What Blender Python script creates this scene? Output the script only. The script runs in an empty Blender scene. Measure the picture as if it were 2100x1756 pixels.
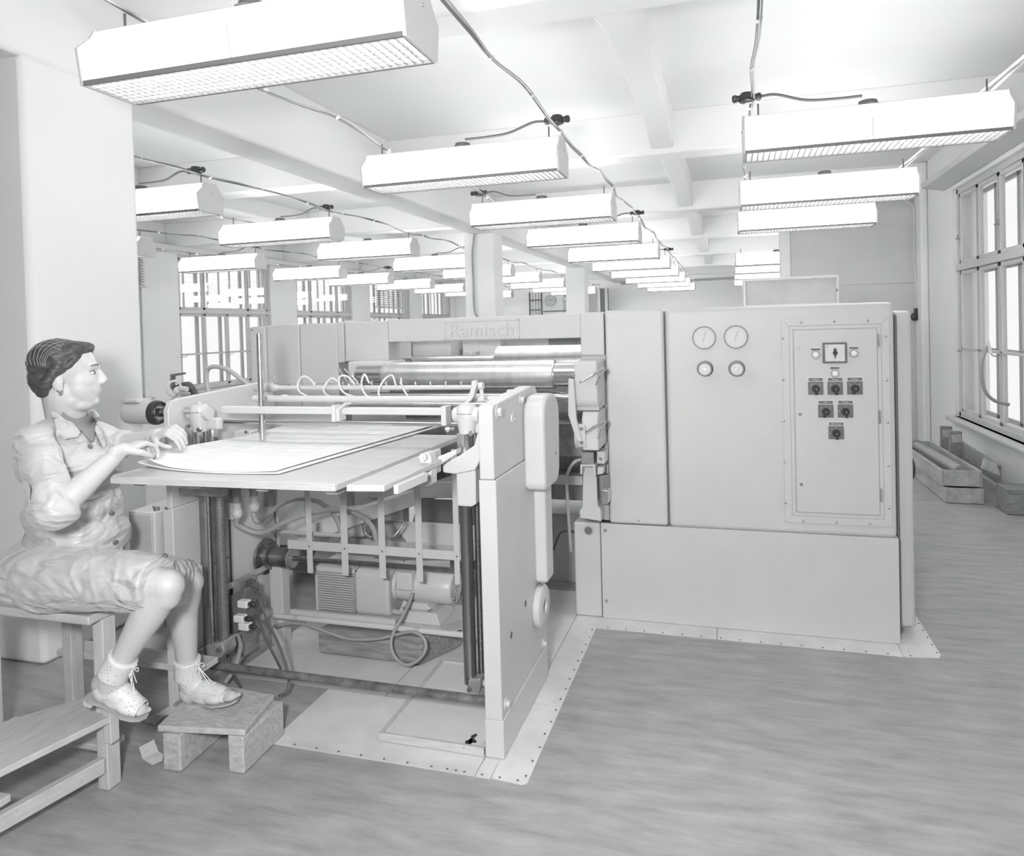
import bpy, bmesh, math, random
import numpy as np
from mathutils import Vector, Matrix, noise
from mathutils.bvhtree import BVHTree
random.seed(7)
SC = bpy.context.scene
COL = SC.collection
PI = math.pi

# ---------------------------------------------------------------- camera (solved from the picture's vanishing lines)
FPX, CXP, CYP, W_, H_ = 1455.8, 1076.0, 700.8, 2100.0, 1756.0
CAM = Vector((0, 0, 1.5))
def _rot(y, p, r):
    cy, sy, cp, sp, cr, sr = math.cos(y), math.sin(y), math.cos(p), math.sin(p), math.cos(r), math.sin(r)
    A = Matrix(((cy, -sy, 0), (sy, cy, 0), (0, 0, 1)))
    B = Matrix(((1, 0, 0), (0, 0, -1), (0, 1, 0)))
    Pm = Matrix(((1, 0, 0), (0, cp, -sp), (0, sp, cp)))
    R = Matrix(((cr, -sr, 0), (sr, cr, 0), (0, 0, 1)))
    return R @ Pm @ B @ A
RM = _rot(-0.284233, 0.0191975, -0.0265036)
def ray(px, py): return (RM.transposed() @ Vector(((px - CXP) / FPX, (py - CYP) / FPX, 1.0)))
def at(px, py, x=None, y=None, z=None):
    """world point seen at a picture position, on a known plane of the room"""
    d = ray(px, py)
    for i, v in enumerate((x, y, z)):
        if v is not None:
            return CAM + d * ((v - CAM[i]) / d[i])
cam_d = bpy.data.cameras.new('camera')
cam = bpy.data.objects.new('camera', cam_d); COL.objects.link(cam)
r0, r1, r2 = RM[0], RM[1], RM[2]
m3 = Matrix((r0, -Vector(r1), -Vector(r2))).transposed()
cam.matrix_world = Matrix.Translation(CAM) @ m3.to_4x4()
cam_d.sensor_fit = 'HORIZONTAL'; cam_d.sensor_width = 36
cam_d.lens = FPX / W_ * 36
cam_d.shift_x = (W_ / 2 - CXP) / W_
cam_d.shift_y = (CYP - H_ / 2) / W_
cam_d.clip_start = 0.05; cam_d.clip_end = 200
SC.camera = cam

# ---------------------------------------------------------------- world, flash lamp, exposure
SC.view_settings.view_transform = 'Standard'
SC.view_settings.look = 'None'
SC.view_settings.gamma = 1.0
SC.view_settings.use_curve_mapping = False
SC.view_settings.exposure = 1.10
LAMP_STRENGTH = 4.3
FLASH_W = 36.0
w = bpy.data.worlds.new('daylight'); SC.world = w; w.use_nodes = True
w.node_tree.nodes['Background'].inputs['Color'].default_value = (1, 1, 1, 1)
w.node_tree.nodes['Background'].inputs['Strength'].default_value = 0.58
ld = bpy.data.lights.new('flash_lamp', 'AREA'); ld.shape = 'DISK'; ld.size = 0.22; ld.energy = FLASH_W
lo = bpy.data.objects.new('flash_lamp', ld); COL.objects.link(lo)
lo.location = (-0.31, -0.06, 1.67)
lo.rotation_euler = (Vector((-1.15, 3.2, 0.95)) - lo.location).to_track_quat('-Z', 'Y').to_euler()

# ---------------------------------------------------------------- materials
MATS = {}
def mat(name, col, rough=0.5, metal=0.0, var=0.0, scale=6.0, bump=0.0, bscale=60.0, stretch=(1, 1, 1), emit=0.0, coat=0.0, sheen=0.0, dark=None, sub=0.0, obj_coord=False):
    m = bpy.data.materials.new(name); m.use_nodes = True
    nt = m.node_tree; b = nt.nodes['Principled BSDF']
    if not isinstance(col, tuple): col = (col, col, col)
    b.inputs['Base Color'].default_value = (*col, 1)
    b.inputs['Roughness'].default_value = rough
    b.inputs['Metallic'].default_value = metal
    if coat: b.inputs['Coat Weight'].default_value = coat
    if sheen: b.inputs['Sheen Weight'].default_value = sheen
    if sub:
        b.inputs['Subsurface Weight'].default_value = sub; b.inputs['Subsurface Radius'].default_value = (.01, .01, .01)
    if emit:
        b.inputs['Emission Color'].default_value = (1, 1, 1, 1); b.inputs['Emission Strength'].default_value = emit
    if var or bump:
        tc = nt.nodes.new('ShaderNodeTexCoord'); mp = nt.nodes.new('ShaderNodeMapping')
        nt.links.new(tc.outputs['Object'], mp.inputs['Vector']); mp.inputs['Scale'].default_value = stretch
    if var:
        n = nt.nodes.new('ShaderNodeTexNoise'); n.inputs['Scale'].default_value = scale; n.inputs['Detail'].default_value = 6; n.inputs['Roughness'].default_value = .62
        nt.links.new(mp.outputs[0], n.inputs['Vector'])
        r = nt.nodes.new('ShaderNodeValToRGB')
        d = dark if dark is not None else tuple(c * (1 - var) for c in col)
        if not isinstance(d, tuple): d = (d, d, d)
        r.color_ramp.elements[0].position = .3; r.color_ramp.elements[1].position = .7
        r.color_ramp.elements[0].color = (*d, 1); r.color_ramp.elements[1].color = (*[min(1, c * (1 + var * .5)) for c in col], 1)
        nt.links.new(n.outputs['Fac'], r.inputs['Fac']); nt.links.new(r.outputs[0], b.inputs['Base Color'])
    if bump:
        n2 = nt.nodes.new('ShaderNodeTexNoise'); n2.inputs['Scale'].default_value = bscale; n2.inputs['Detail'].default_value = 4
        nt.links.new(mp.outputs[0], n2.inputs['Vector'])
        bp = nt.nodes.new('ShaderNodeBump'); bp.inputs['Strength'].default_value = bump; bp.inputs['Distance'].default_value = .004
        nt.links.new(n2.outputs['Fac'], bp.inputs['Height']); nt.links.new(bp.outputs[0], b.inputs['Normal'])
    MATS[name] = m
    return m
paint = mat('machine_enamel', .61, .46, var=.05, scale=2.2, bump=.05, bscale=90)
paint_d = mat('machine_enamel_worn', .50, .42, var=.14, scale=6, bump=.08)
cast = mat('light_cast_enamel', .60, .36, var=.05, scale=4)
steel = mat('polished_steel', .62, .22, 1.0, var=.10, scale=3, stretch=(1, 12, 12))
steel_b = mat('brushed_chrome', .80, .36, 1.0, var=.16, scale=3.5, stretch=(6, .3, .3))
steel_d = mat('oily_dark_steel', .30, .34, .5, var=.35, scale=9, stretch=(4, 4, .6))
greased = mat('greasy_grey_metal', .36, .42, .2, var=.4, scale=14)
black = mat('black_bakelite', .045, .30)
blackish = mat('dark_grey_plate', .17, .5, var=.2, scale=20)
white = mat('white_enamel', .85, .35)
dial_w = mat('dial_white', .70, .6)
rubber = mat('grey_rubber_hose', .36, .45, var=.12, scale=9)
rubber_d = mat('dark_rubber_cable', .11, .45)
clearhose = mat('clear_plastic_tube', .72, .2, var=.1, scale=9); 
plaster = mat('white_plaster', .86, .9, var=.025, scale=1.1, bump=.05, bscale=30)
ceil_m = mat('white_ceiling_paint', .86, .92, var=.02, scale=.8)
wall_m = mat('grey_wall_paint', .66, .8, var=.05, scale=2)
win_m = mat('painted_window_wood', .60, .5, var=.05, scale=8, stretch=(6, 6, 1))
floor_m = mat('worn_linoleum_floor', .40, .42, var=.3, scale=5.5, stretch=(.8, 3.5, 1), bump=.12, bscale=25, dark=.29)
tin = mat('tin_floor_sheet', .78, .45, .1, var=.14, scale=5, bump=.06, bscale=18)
seam_m = mat('dark_joint', .16, .8)
wood = mat('pale_planed_wood', .56, .55, var=.16, scale=5, stretch=(2, 14, 14))
wood_y = mat('pale_planed_wood_lengthwise', .56, .55, var=.16, scale=5, stretch=(14, 2, 14))
wood_z = mat('pale_planed_wood_upright', .58, .55, var=.14, scale=5, stretch=(14, 14, 2))
wood_d = mat('dirty_brown_wood', .30, .7, var=.45, scale=7, stretch=(1.2, 9, 9), bump=.2, bscale=40)
wood_g = mat('grey_step_wood', .55, .75, var=.3, scale=12, stretch=(2, 5, 5), bump=.25, bscale=60)
crate_m = mat('weathered_crate_wood', .50, .7, var=.28, scale=6, stretch=(3, .8, 3), bump=.1)
board_m = mat('plywood_board', .54, .5, var=.10, scale=4, stretch=(2, 8, 8))
paper_m = mat('paper_white', .86, .6)
skin = mat('skin', (.56, .56, .56), .48, var=.03, scale=9, sub=.12)
hair_m = mat('dark_hair', .085, .42, var=.5, scale=26, stretch=(1, 1, 5), bump=.35, bscale=70)
satin = mat('grey_satin_cloth', .54, .36, var=.05, scale=5, sheen=.3, bump=1.0, bscale=9, stretch=(.7, .8, 1.7))
for _n in satin.node_tree.nodes:
    if _n.type == 'BUMP': _n.inputs['Distance'].default_value = .035
    if _n.type == 'TEX_NOISE' and abs(_n.inputs['Scale'].default_value - 9) < .01: _n.inputs['Distortion'].default_value = .9; _n.inputs['Detail'].default_value = 2; _n.noise_type = 'FBM'
shirt_m = mat('dark_grey_undershirt', .28, .8)
shoe_m = mat('white_leather', .72, .42, bump=.0)
rim_steel = mat('dull_chrome_rim', .20, .5, .3)
lampmetal = mat('lamp_sheet_metal', .66, .5)
diffuser = mat('lit_acrylic_diffuser', .9, .4, emit=LAMP_STRENGTH)
louvre_m = mat('white_louvre_grid', .22, .5)
tube_m = mat('lit_tube', .9, .4, emit=2.2)
glass_m = bpy.data.materials.new('window_glass'); glass_m.use_nodes = True
_nt = glass_m.node_tree; _nt.nodes.remove(_nt.nodes['Principled BSDF'])
_t = _nt.nodes.new('ShaderNodeBsdfTransparent'); _t.inputs[0].default_value = (.93, .93, .93, 1)
_g = _nt.nodes.new('ShaderNodeBsdfGlossy'); _g.inputs['Roughness'].default_value = .02
_x = _nt.nodes.new('ShaderNodeMixShader'); _x.inputs[0].default_value = .09
_nt.links.new(_t.outputs[0], _x.inputs[1]); _nt.links.new(_g.outputs[0], _x.inputs[2])
_nt.links.new(_x.outputs[0], _nt.nodes['Material Output'].inputs[0])

# pale scratches worn into the linoleum, long along the machine front
def scratches(m):
    nt = m.node_tree; b = nt.nodes['Principled BSDF']; src = b.inputs['Base Color'].links[0].from_socket
    tc = nt.nodes.new('ShaderNodeTexCoord'); mp = nt.nodes.new('ShaderNodeMapping'); mp.inputs['Scale'].default_value = (2.2, 30, 1); mp.inputs['Rotation'].default_value = (0, 0, .06)
    n = nt.nodes.new('ShaderNodeTexNoise'); n.inputs['Scale'].default_value = 2.2; n.inputs['Detail'].default_value = 5; n.inputs['Roughness'].default_value = .75
    nt.links.new(tc.outputs['Object'], mp.inputs['Vector']); nt.links.new(mp.outputs[0], n.inputs['Vector'])
    r = nt.nodes.new('ShaderNodeValToRGB'); r.color_ramp.elements[0].position = .58; r.color_ramp.elements[0].color = (0, 0, 0, 1); r.color_ramp.elements[1].position = .74; r.color_ramp.elements[1].color = (.5, .5, .5, 1)
    nt.links.new(n.outputs['Fac'], r.inputs['Fac'])
    mx = nt.nodes.new('ShaderNodeMix'); mx.data_type = 'RGBA'; mx.inputs['B'].default_value = (.58, .58, .58, 1)
    nt.links.new(r.outputs[0], mx.inputs['Factor']); nt.links.new(src, mx.inputs['A']); nt.links.new(mx.outputs['Result'], b.inputs['Base Color'])
scratches(floor_m)
# perforated white leather: small dark round holes in rows
def perforate(m, sc=150):
    nt = m.node_tree; b = nt.nodes['Principled BSDF']
    tc = nt.nodes.new('ShaderNodeTexCoord'); mp = nt.nodes.new('ShaderNodeMapping'); mp.inputs['Scale'].default_value = (sc,) * 3
    nt.links.new(tc.outputs['Object'], mp.inputs['Vector'])
    v = nt.nodes.new('ShaderNodeTexVoronoi'); v.inputs['Randomness'].default_value = .12; v.inputs['Scale'].default_value = .62
    nt.links.new(mp.outputs[0], v.inputs['Vector'])
    r = nt.nodes.new('ShaderNodeValToRGB'); r.color_ramp.interpolation = 'LINEAR'
    r.color_ramp.elements[0].position = .13; r.color_ramp.elements[0].color = (.25, .25, .25, 1)
    r.color_ramp.elements[1].position = .2; r.color_ramp.elements[1].color = (.72, .72, .72, 1)
    nt.links.new(v.outputs['Distance'], r.inputs['Fac']); nt.links.new(r.outputs[0], b.inputs['Base Color'])
perforate(shoe_m)

# the printed sheet: faint printed fields in a grid
sheet_m = bpy.data.materials.new('printed_sheet'); sheet_m.use_nodes = True
_nt = sheet_m.node_tree; _b = _nt.nodes['Principled BSDF']; _b.inputs['Roughness'].default_value = .5
_tc = _nt.nodes.new('ShaderNodeTexCoord'); _br = _nt.nodes.new('ShaderNodeTexBrick')
_br.inputs['Scale'].default_value = 1.0; _br.offset = 0.0
_br.inputs['Brick Width'].default_value = .105; _br.inputs['Row Height'].default_value = .072; _br.inputs['Mortar Size'].default_value = .0045; _br.inputs['Mortar Smooth'].default_value = .3
_br.inputs['Color1'].default_value = (.76, .76, .76, 1); _br.inputs['Color2'].default_value = (.80, .80, .80, 1); _br.inputs['Mortar'].default_value = (.89, .89, .89, 1)
_nt.links.new(_tc.outputs['Object'], _br.inputs['Vector']); _nt.links.new(_br.outputs['Color'], _b.inputs['Base Color'])

# ---------------------------------------------------------------- mesh helpers
def frame(d):
    d = Vector(d).normalized()
    u = d.cross(Vector((0, 0, 1)))
    if u.length < 1e-3: u = Vector((1, 0, 0))
    u.normalize(); v = d.cross(u).normalized()
    return u, v
class MB:
    def __init__(s): s.v = []; s.f = []; s.sm = []
    def add(s, vs, fs, smooth=False):
        o = len(s.v); s.v += [Vector(p) for p in vs]; s.f += [tuple(i + o for i in f) for f in fs]; s.sm += [smooth] * len(fs); return s
    def box(s, x0, x1, y0, y1, z0, z1):
        x0, x1 = min(x0, x1), max(x0, x1); y0, y1 = min(y0, y1), max(y0, y1); z0, z1 = min(z0, z1), max(z0, z1)
        return s.add([(x0, y0, z0), (x1, y0, z0), (x1, y1, z0), (x0, y1, z0), (x0, y0, z1), (x1, y0, z1), (x1, y1, z1), (x0, y1, z1)],
                     [(0, 3, 2, 1), (4, 5, 6, 7), (0, 1, 5, 4), (1, 2, 6, 5), (2, 3, 7, 6), (3, 0, 4, 7)])
    def obox(s, c, size, R=None):
        c = Vector(c); h = [q / 2 for q in size]; vs = []
        for sx, sy, sz in ((-1, -1, -1), (1, -1, -1), (1, 1, -1), (-1, 1, -1), (-1, -1, 1), (1, -1, 1), (1, 1, 1), (-1, 1, 1)):
            p = Vector((sx * h[0], sy * h[1], sz * h[2])); vs.append(c + (R @ p if R else p))
        return s.add(vs, [(0, 3, 2, 1), (4, 5, 6, 7), (0, 1, 5, 4), (1, 2, 6, 5), (2, 3, 7, 6), (3, 0, 4, 7)])
    def bar(s, a, b, w_, h_):
        """rectangular bar from a to b; w_ across, h_ high"""
        a, b = Vector(a), Vector(b); d = (b - a).normalized(); u, v = frame(d); vs = []
        for p in (a, b):
            for su, sv in ((-1, -1), (1, -1), (1, 1), (-1, 1)): vs.append(p + u * (su * w_ / 2) + v * (sv * h_ / 2))
        return s.add(vs, [(0, 1, 2, 3), (7, 6, 5, 4), (0, 4, 5, 1), (1, 5, 6, 2), (2, 6, 7, 3), (3, 7, 4, 0)])
    def cyl(s, a, b, r0, r1=None, n=20, cap=True):
        return s.lathe(a, Vector(b) - Vector(a), [(0, r0), (1, r0 if r1 is None else r1)], n, cap)
    def lathe(s, a, d, prof, n=20, cap=True, smooth=True):
        a, d = Vector(a), Vector(d); u, v = frame(d); vs = []; fs = []
        for t, r in prof:
            for i in range(n):
                q = 2 * PI * i / n; vs.append(a + d * t + (u * math.cos(q) + v * math.sin(q)) * r)
        for k in range(len(prof) - 1):
            for i in range(n):
                j = (i + 1) % n; fs.append((k * n + j, k * n + i, (k + 1) * n + i, (k + 1) * n + j))
        s.add(vs, fs, smooth)
        if cap:
            s.add(vs[:n], [tuple(range(n))]); s.add(vs[-n:], [tuple(reversed(range(n)))])
        return s
    def tube(s, pts, r, n=10, sub=6, cap=True, rf=None):
        pts = [Vector(p) for p in pts]
        if sub > 1 and len(pts) > 2:
            P = [pts[0] * 2 - pts[1]] + pts + [pts[-1] * 2 - pts[-2]]; out = []
            for i in range(1, len(P) - 2):
                for k in range(sub):
                    t = k / sub; a, b, c, d = P[i - 1:i + 3]
                    out.append(.5 * ((2 * b) + (c - a) * t + (2 * a - 5 * b + 4 * c - d) * t * t + (3 * b - a - 3 * c + d) * t ** 3))
            pts = out + [pts[-1]]
        u = None; vs = []; fs = []; N = len(pts)
        for i, p in enumerate(pts):
            d = (pts[min(i + 1, N - 1)] - pts[max(i - 1, 0)]).normalized()
            if u is None: u, v = frame(d)
            u = (u - d * u.dot(d)).normalized(); v = d.cross(u)
            rr = rf(i / (N - 1)) * r if rf else r
            for k in range(n):
                q = 2 * PI * k / n; vs.append(p + (u * math.cos(q) + v * math.sin(q)) * rr)
        for i in range(N - 1):
            for k in range(n):
                j = (k + 1) % n; fs.append((i * n + k, i * n + j, (i + 1) * n + j, (i + 1) * n + k))
        s.add(vs, fs, True)
        if cap: s.add(vs[:n], [tuple(reversed(range(n)))]); s.add(vs[-n:], [tuple(range(n))])
        return s
    def prism(s, poly, ax, lo, hi, smooth=False):
        """poly = 2-D points in the two other axes (cyclic order x,y,z without ax)"""
        def mk(p, t):
            if ax == 0: return (t, p[0], p[1])
            if ax == 1: return (p[0], t, p[1])
            return (p[0], p[1], t)
        n = len(poly); vs = [mk(p, lo) for p in poly] + [mk(p, hi) for p in poly]
        fs = [tuple(range(n)), tuple(reversed(range(n, 2 * n)))]
        s.add(vs, fs); s.add(vs, [(i, (i + 1) % n, n + (i + 1) % n, n + i) for i in range(n)], smooth)
        return s
    def ball(s, c, r, n=14, m=9):
        c = Vector(c); r = (r, r, r) if not isinstance(r, tuple) else r; vs = []; fs = []
        for j in range(m + 1):
            th = PI * j / m
            for i in range(n):
                ph = 2 * PI * i / n; vs.append(c + Vector((r[0] * math.sin(th) * math.cos(ph), r[1] * math.sin(th) * math.sin(ph), r[2] * math.cos(th))))
        for j in range(m):
            for i in range(n): fs.append((j * n + i, (j + 1) * n + i, (j + 1) * n + (i + 1) % n, j * n + (i + 1) % n))
        return s.add(vs, fs, True)
    def torus(s, c, ax, R, r, n=28, m=8, a0=0, a1=2 * PI):
        u, v = frame(ax); c = Vector(c); full = abs(a1 - a0 - 2 * PI) < 1e-4
        N = n if full else n + 1
        pts = [c + (u * math.cos(a0 + (a1 - a0) * i / n) + v * math.sin(a0 + (a1 - a0) * i / n)) * R for i in range(N)]
        if full: pts.append(pts[0])
        return s.tube(pts, r, m, 1, not full)
    def build(s, name, material, parent=None, bevel=0.0, seg=2, wn=True):
        o0 = world_loc(parent) if parent else Vector((0, 0, 0))
        me = bpy.data.meshes.new(name)
        me.from_pydata([tuple(p - o0) for p in s.v], [], s.f)
        bm = bmesh.new(); bm.from_mesh(me)
        bmesh.ops.remove_doubles(bm, verts=bm.verts, dist=1e-6)
        bmesh.ops.recalc_face_normals(bm, faces=bm.faces)
        bm.to_mesh(me); bm.free()
        # smooth by angle: faces flagged smooth share normals, the rest stay flat
        if any(s.sm):
            me.shade_smooth()
            try: me.set_sharp_from_angle(angle=math.radians(38))
            except Exception: pass
        me.materials.append(material)
        o = bpy.data.objects.new(name, me); COL.objects.link(o)
        if parent: o.parent = parent
        if bevel:
            b = o.modifiers.new('bevel', 'BEVEL'); b.width = bevel; b.segments = seg; b.limit_method = 'ANGLE'; b.angle_limit = math.radians(40); b.use_clamp_overlap = True
            me.shade_smooth()
            try: me.set_sharp_from_angle(angle=math.radians(60))
            except Exception: pass
            n_ = o.modifiers.new('wn', 'WEIGHTED_NORMAL'); n_.keep_sharp = True
        return o
def world_loc(o):
    p = Vector(o.location)
    while o.parent: o = o.parent; p = p + Vector(o.location)
    return p
def tag(o, label=None, cat=None, group=None, kind=None):
    if label: o['label'] = label
    if cat: o['category'] = cat
    if group: o['group'] = group
    if kind: o['kind'] = kind
    return o
def thing(name, label, cat, loc=(0, 0, 0), group=None):
    o = bpy.data.objects.new(name, None); o.empty_display_size = .1; COL.objects.link(o); o.location = loc
    return tag(o, label, cat, group)
def copy_tree(o, loc=None, label=None, parent=None, skip=()):
    kids = [k for k in o.children if k.name.split('.')[0] not in skip]
    c = o.copy(); COL.objects.link(c)
    if parent is not None: c.parent = parent
    if loc is not None: c.location = loc
    if label: c['label'] = label
    for k in kids: copy_tree(k, parent=c, skip=skip)
    return c
def bolt(p, d, r=.012, h=.008, mb=None):
    mb = mb or MB(); p = Vector(p); d = Vector(d).normalized()
    mb.lathe(p, d * .003, [(0, r * 1.5), (1, r * 1.5)], 16); mb.lathe(p + d * .003, d * h, [(0, r), (1, r)], 6, smooth=False)
    return mb
def text_mesh(body, size, material, name, parent, M, extrude=.001, spacing=1.0):
    cu = bpy.data.curves.new(name, 'FONT'); cu.body = body; cu.size = size; cu.extrude = extrude; cu.align_x = 'CENTER'; cu.align_y = 'CENTER'
    cu.space_character = spacing; cu.resolution_u = 4
    t = bpy.data.objects.new(name + '_tmp', cu); COL.objects.link(t)
    dg = bpy.context.evaluated_depsgraph_get(); me = bpy.data.meshes.new_from_object(t.evaluated_get(dg))
    bpy.data.objects.remove(t); bpy.data.curves.remove(cu)
    me.transform(Matrix.Translation(-(world_loc(parent) if parent else Vector((0, 0, 0)))) @ M)
    me.name = name; me.materials.clear(); me.materials.append(material)
    o = bpy.data.objects.new(name, me); COL.objects.link(o)
    if parent: o.parent = parent
    return o
FACE_Y = Matrix(((1, 0, 0), (0, 0, -1), (0, 1, 0))).to_4x4()   # text lying in XY -> upright, read from -y
def V(*a): return Vector(a)

# ================================================================ SETTING
fl = tag(MB().box(-8.7, 2.4, -3.2, 21.8, -.12, 0).build('floor', floor_m), 'worn grey brown linoleum floor with streaks', kind='structure')
# nailed tin sheets round the machine, each a piece of the floor
def sheet(x0, x1, y0, y1, t=.0025, poly=None):
    mb = MB()
    if poly: mb.prism(poly, 2, .0004, t)
    else: mb.box(x0, x1, y0, y1, .0004, t)
    return mb.build('tin_sheet', tin, fl)
sheet(-.975, -.676, 2.19, 2.68, poly=[(-.800, 2.205), (-.690, 2.195), (-.676, 2.21), (-.676, 2.69), (-.815, 2.69)])
sheet(-.80, -.676, 2.695, 3.10)
sheet(-.80, -.676, 3.105, 3.44)
sheet(-1.66, -.86, 2.2, 2.6)
sheet(-.856, -.804, 2.2, 2.69)
sheet(-2.15, -1.40, 2.605, 3.05)
sheet(-1.395, -.804, 2.605, 3.05)
sheet(-2.15, -1.2, 3.055, 3.7)
sheet(-1.195, -.804, 3.055, 3.9)
sheet(-.80, -.10, 3.445, 3.9)
sheet(-.095, .70, 3.445, 3.9)
sheet(0, 0, 0, 0, poly=[(.703, 3.445), (.845, 3.465), (.86, 3.50), (.86, 4.17), (.703, 4.17)])
nm = MB()
for i in range(15):
    y = 2.24 + i * .084; nm.cyl((-.688 + random.uniform(-.006, .004), y, .0022), (-.688, y, .0042), .0042, n=8)
for i in range(5): nm.cyl((-.71 - i * .045 * 1.4, 2.212, .0022), (-.71 - i * .063, 2.212, .0042), .0042, n=8)
for i in range(8): nm.cyl((-.93 - i * .09, 2.212, .0022), (-.93 - i * .09, 2.212, .0042), .0042, n=8)
for i in range(16): nm.cyl((-.62 + i * .09, 3.46, .0022), (-.62 + i * .09, 3.46, .0042), .0042, n=8)
for i in range(8): nm.cyl((.85, 3.52 + i * .08, .0022), (.85, 3.52 + i * .08, .0042), .0042, n=8)
nh = nm.build('nail_head', seam_m, fl); tag(nh, kind='stuff')
# thin floorboard joints in the linoleum underlay
for (a, b) in ((V(-.62, 2.83), V(-.40, 2.80)), (V(-2.2, 1.98), V(-1.3, 1.99)), (V(-2.0, 2.12), V(-1.68, 2.10))):
    pass

HZ = 3.3
ce = tag(MB().box(-8.7, 2.4, -3.2, 21.8, HZ, HZ + .15).build('ceiling', ceil_m), kind='structure')
for k, y in enumerate((-3.1, 0.0, 3.05, 6.12, 9.25, 12.35, 15.4, 18.5, 21.5)):
    MB().box(-8.6, 2.2, y, y + .26, 2.94, HZ + .01).build('cross_beam', ceil_m, ce, bevel=.02)
MB().box(-3.42, -3.07, -3.0, 21.7, 2.80, HZ + .01).build('main_beam', ceil_m, ce, bevel=.02)
def rib(x0, x1, y0, y1):
    prof = [(y0, HZ + .01), (y0, 2.98), (y0 + .55, 3.09), (y1 - .55, 3.09), (y1, 2.98), (y1, HZ + .01)]
    MB().prism(prof, 0, x0, x1).build('rib', ceil_m, ce, bevel=.015)
for y0, y1 in ((.26, 3.05), (3.31, 6.12), (6.38, 9.25), (9.51, 12.35), (12.6, 15.4), (15.66, 18.5)):
    rib(-.63, -.44, y0, y1)
    if y0 > 3: rib(-6.2, -6.0, y0, y1)
for x0, x1, y0, y1, lb in ((-3.78, -3.07, 2.48, 3.12, 'nearest white pillar, behind the seated woman'), (-3.5, -3.06, 9.12, 9.5, 'middle white pillar with a cable down its left edge'),
                       (-3.5, -3.06, 15.3, 15.7, 'farthest white pillar, seen past the middle one')):
    tag(MB().box(x0, x1, y0, y1, 0, 2.81).build('column', plaster, bevel=.025), lb, kind='structure')
for i in range(0): pass
tag(MB().box(-8.75, 2.35, -3.35, -3.2, 0, HZ + .1).build('wall_front', plaster), kind='structure')
wb = tag(MB().box(-8.75, 2.35, 21.6, 21.75, 0, HZ + .1).build('wall_back', mat('bright_back_wall_paint', .96, .9)), kind='structure')
MB().cyl((-3.2, 21.52, 2.76), (2.1, 21.52, 2.80), .035, n=10).build('ceiling_pipe', paint_d, wb)

# ---- window walls: solid wall pieces round real openings
def wall_with_windows(name, xin, xout, openings, zsill, ztop, y0, y1, material):
    mb = MB(); ys = [y0] + [v for o in openings for v in o] + [y1]
    for i in range(0, len(ys), 2): mb.box(xin, xout, ys[i], ys[i + 1], 0, HZ + .1)
    for a, b in openings: mb.box(xin, xout, a, b, 0, zsill); mb.box(xin, xout, a, b, ztop, HZ + .1)
    return tag(mb.build(name, material), kind='structure')
RW = [(5.94, 8.28), (2.85, 5.2), (-.25, 2.1)]
wall_with_windows('wall_right', 2.2, 2.52, sorted(RW), .47, 2.80, -3.2, 21.75, plaster)
LW = [(6.35, 8.75), (9.5, 11.9), (12.75, 15.0), (15.85, 18.15), (18.95, 21.15), (3.2, 5.6), (.1, 2.5)]
wall_with_windows('wall_left', -8.6, -8.92, sorted(LW), .6, 2.85, -3.2, 21.75, plaster)
wn = 0
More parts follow.
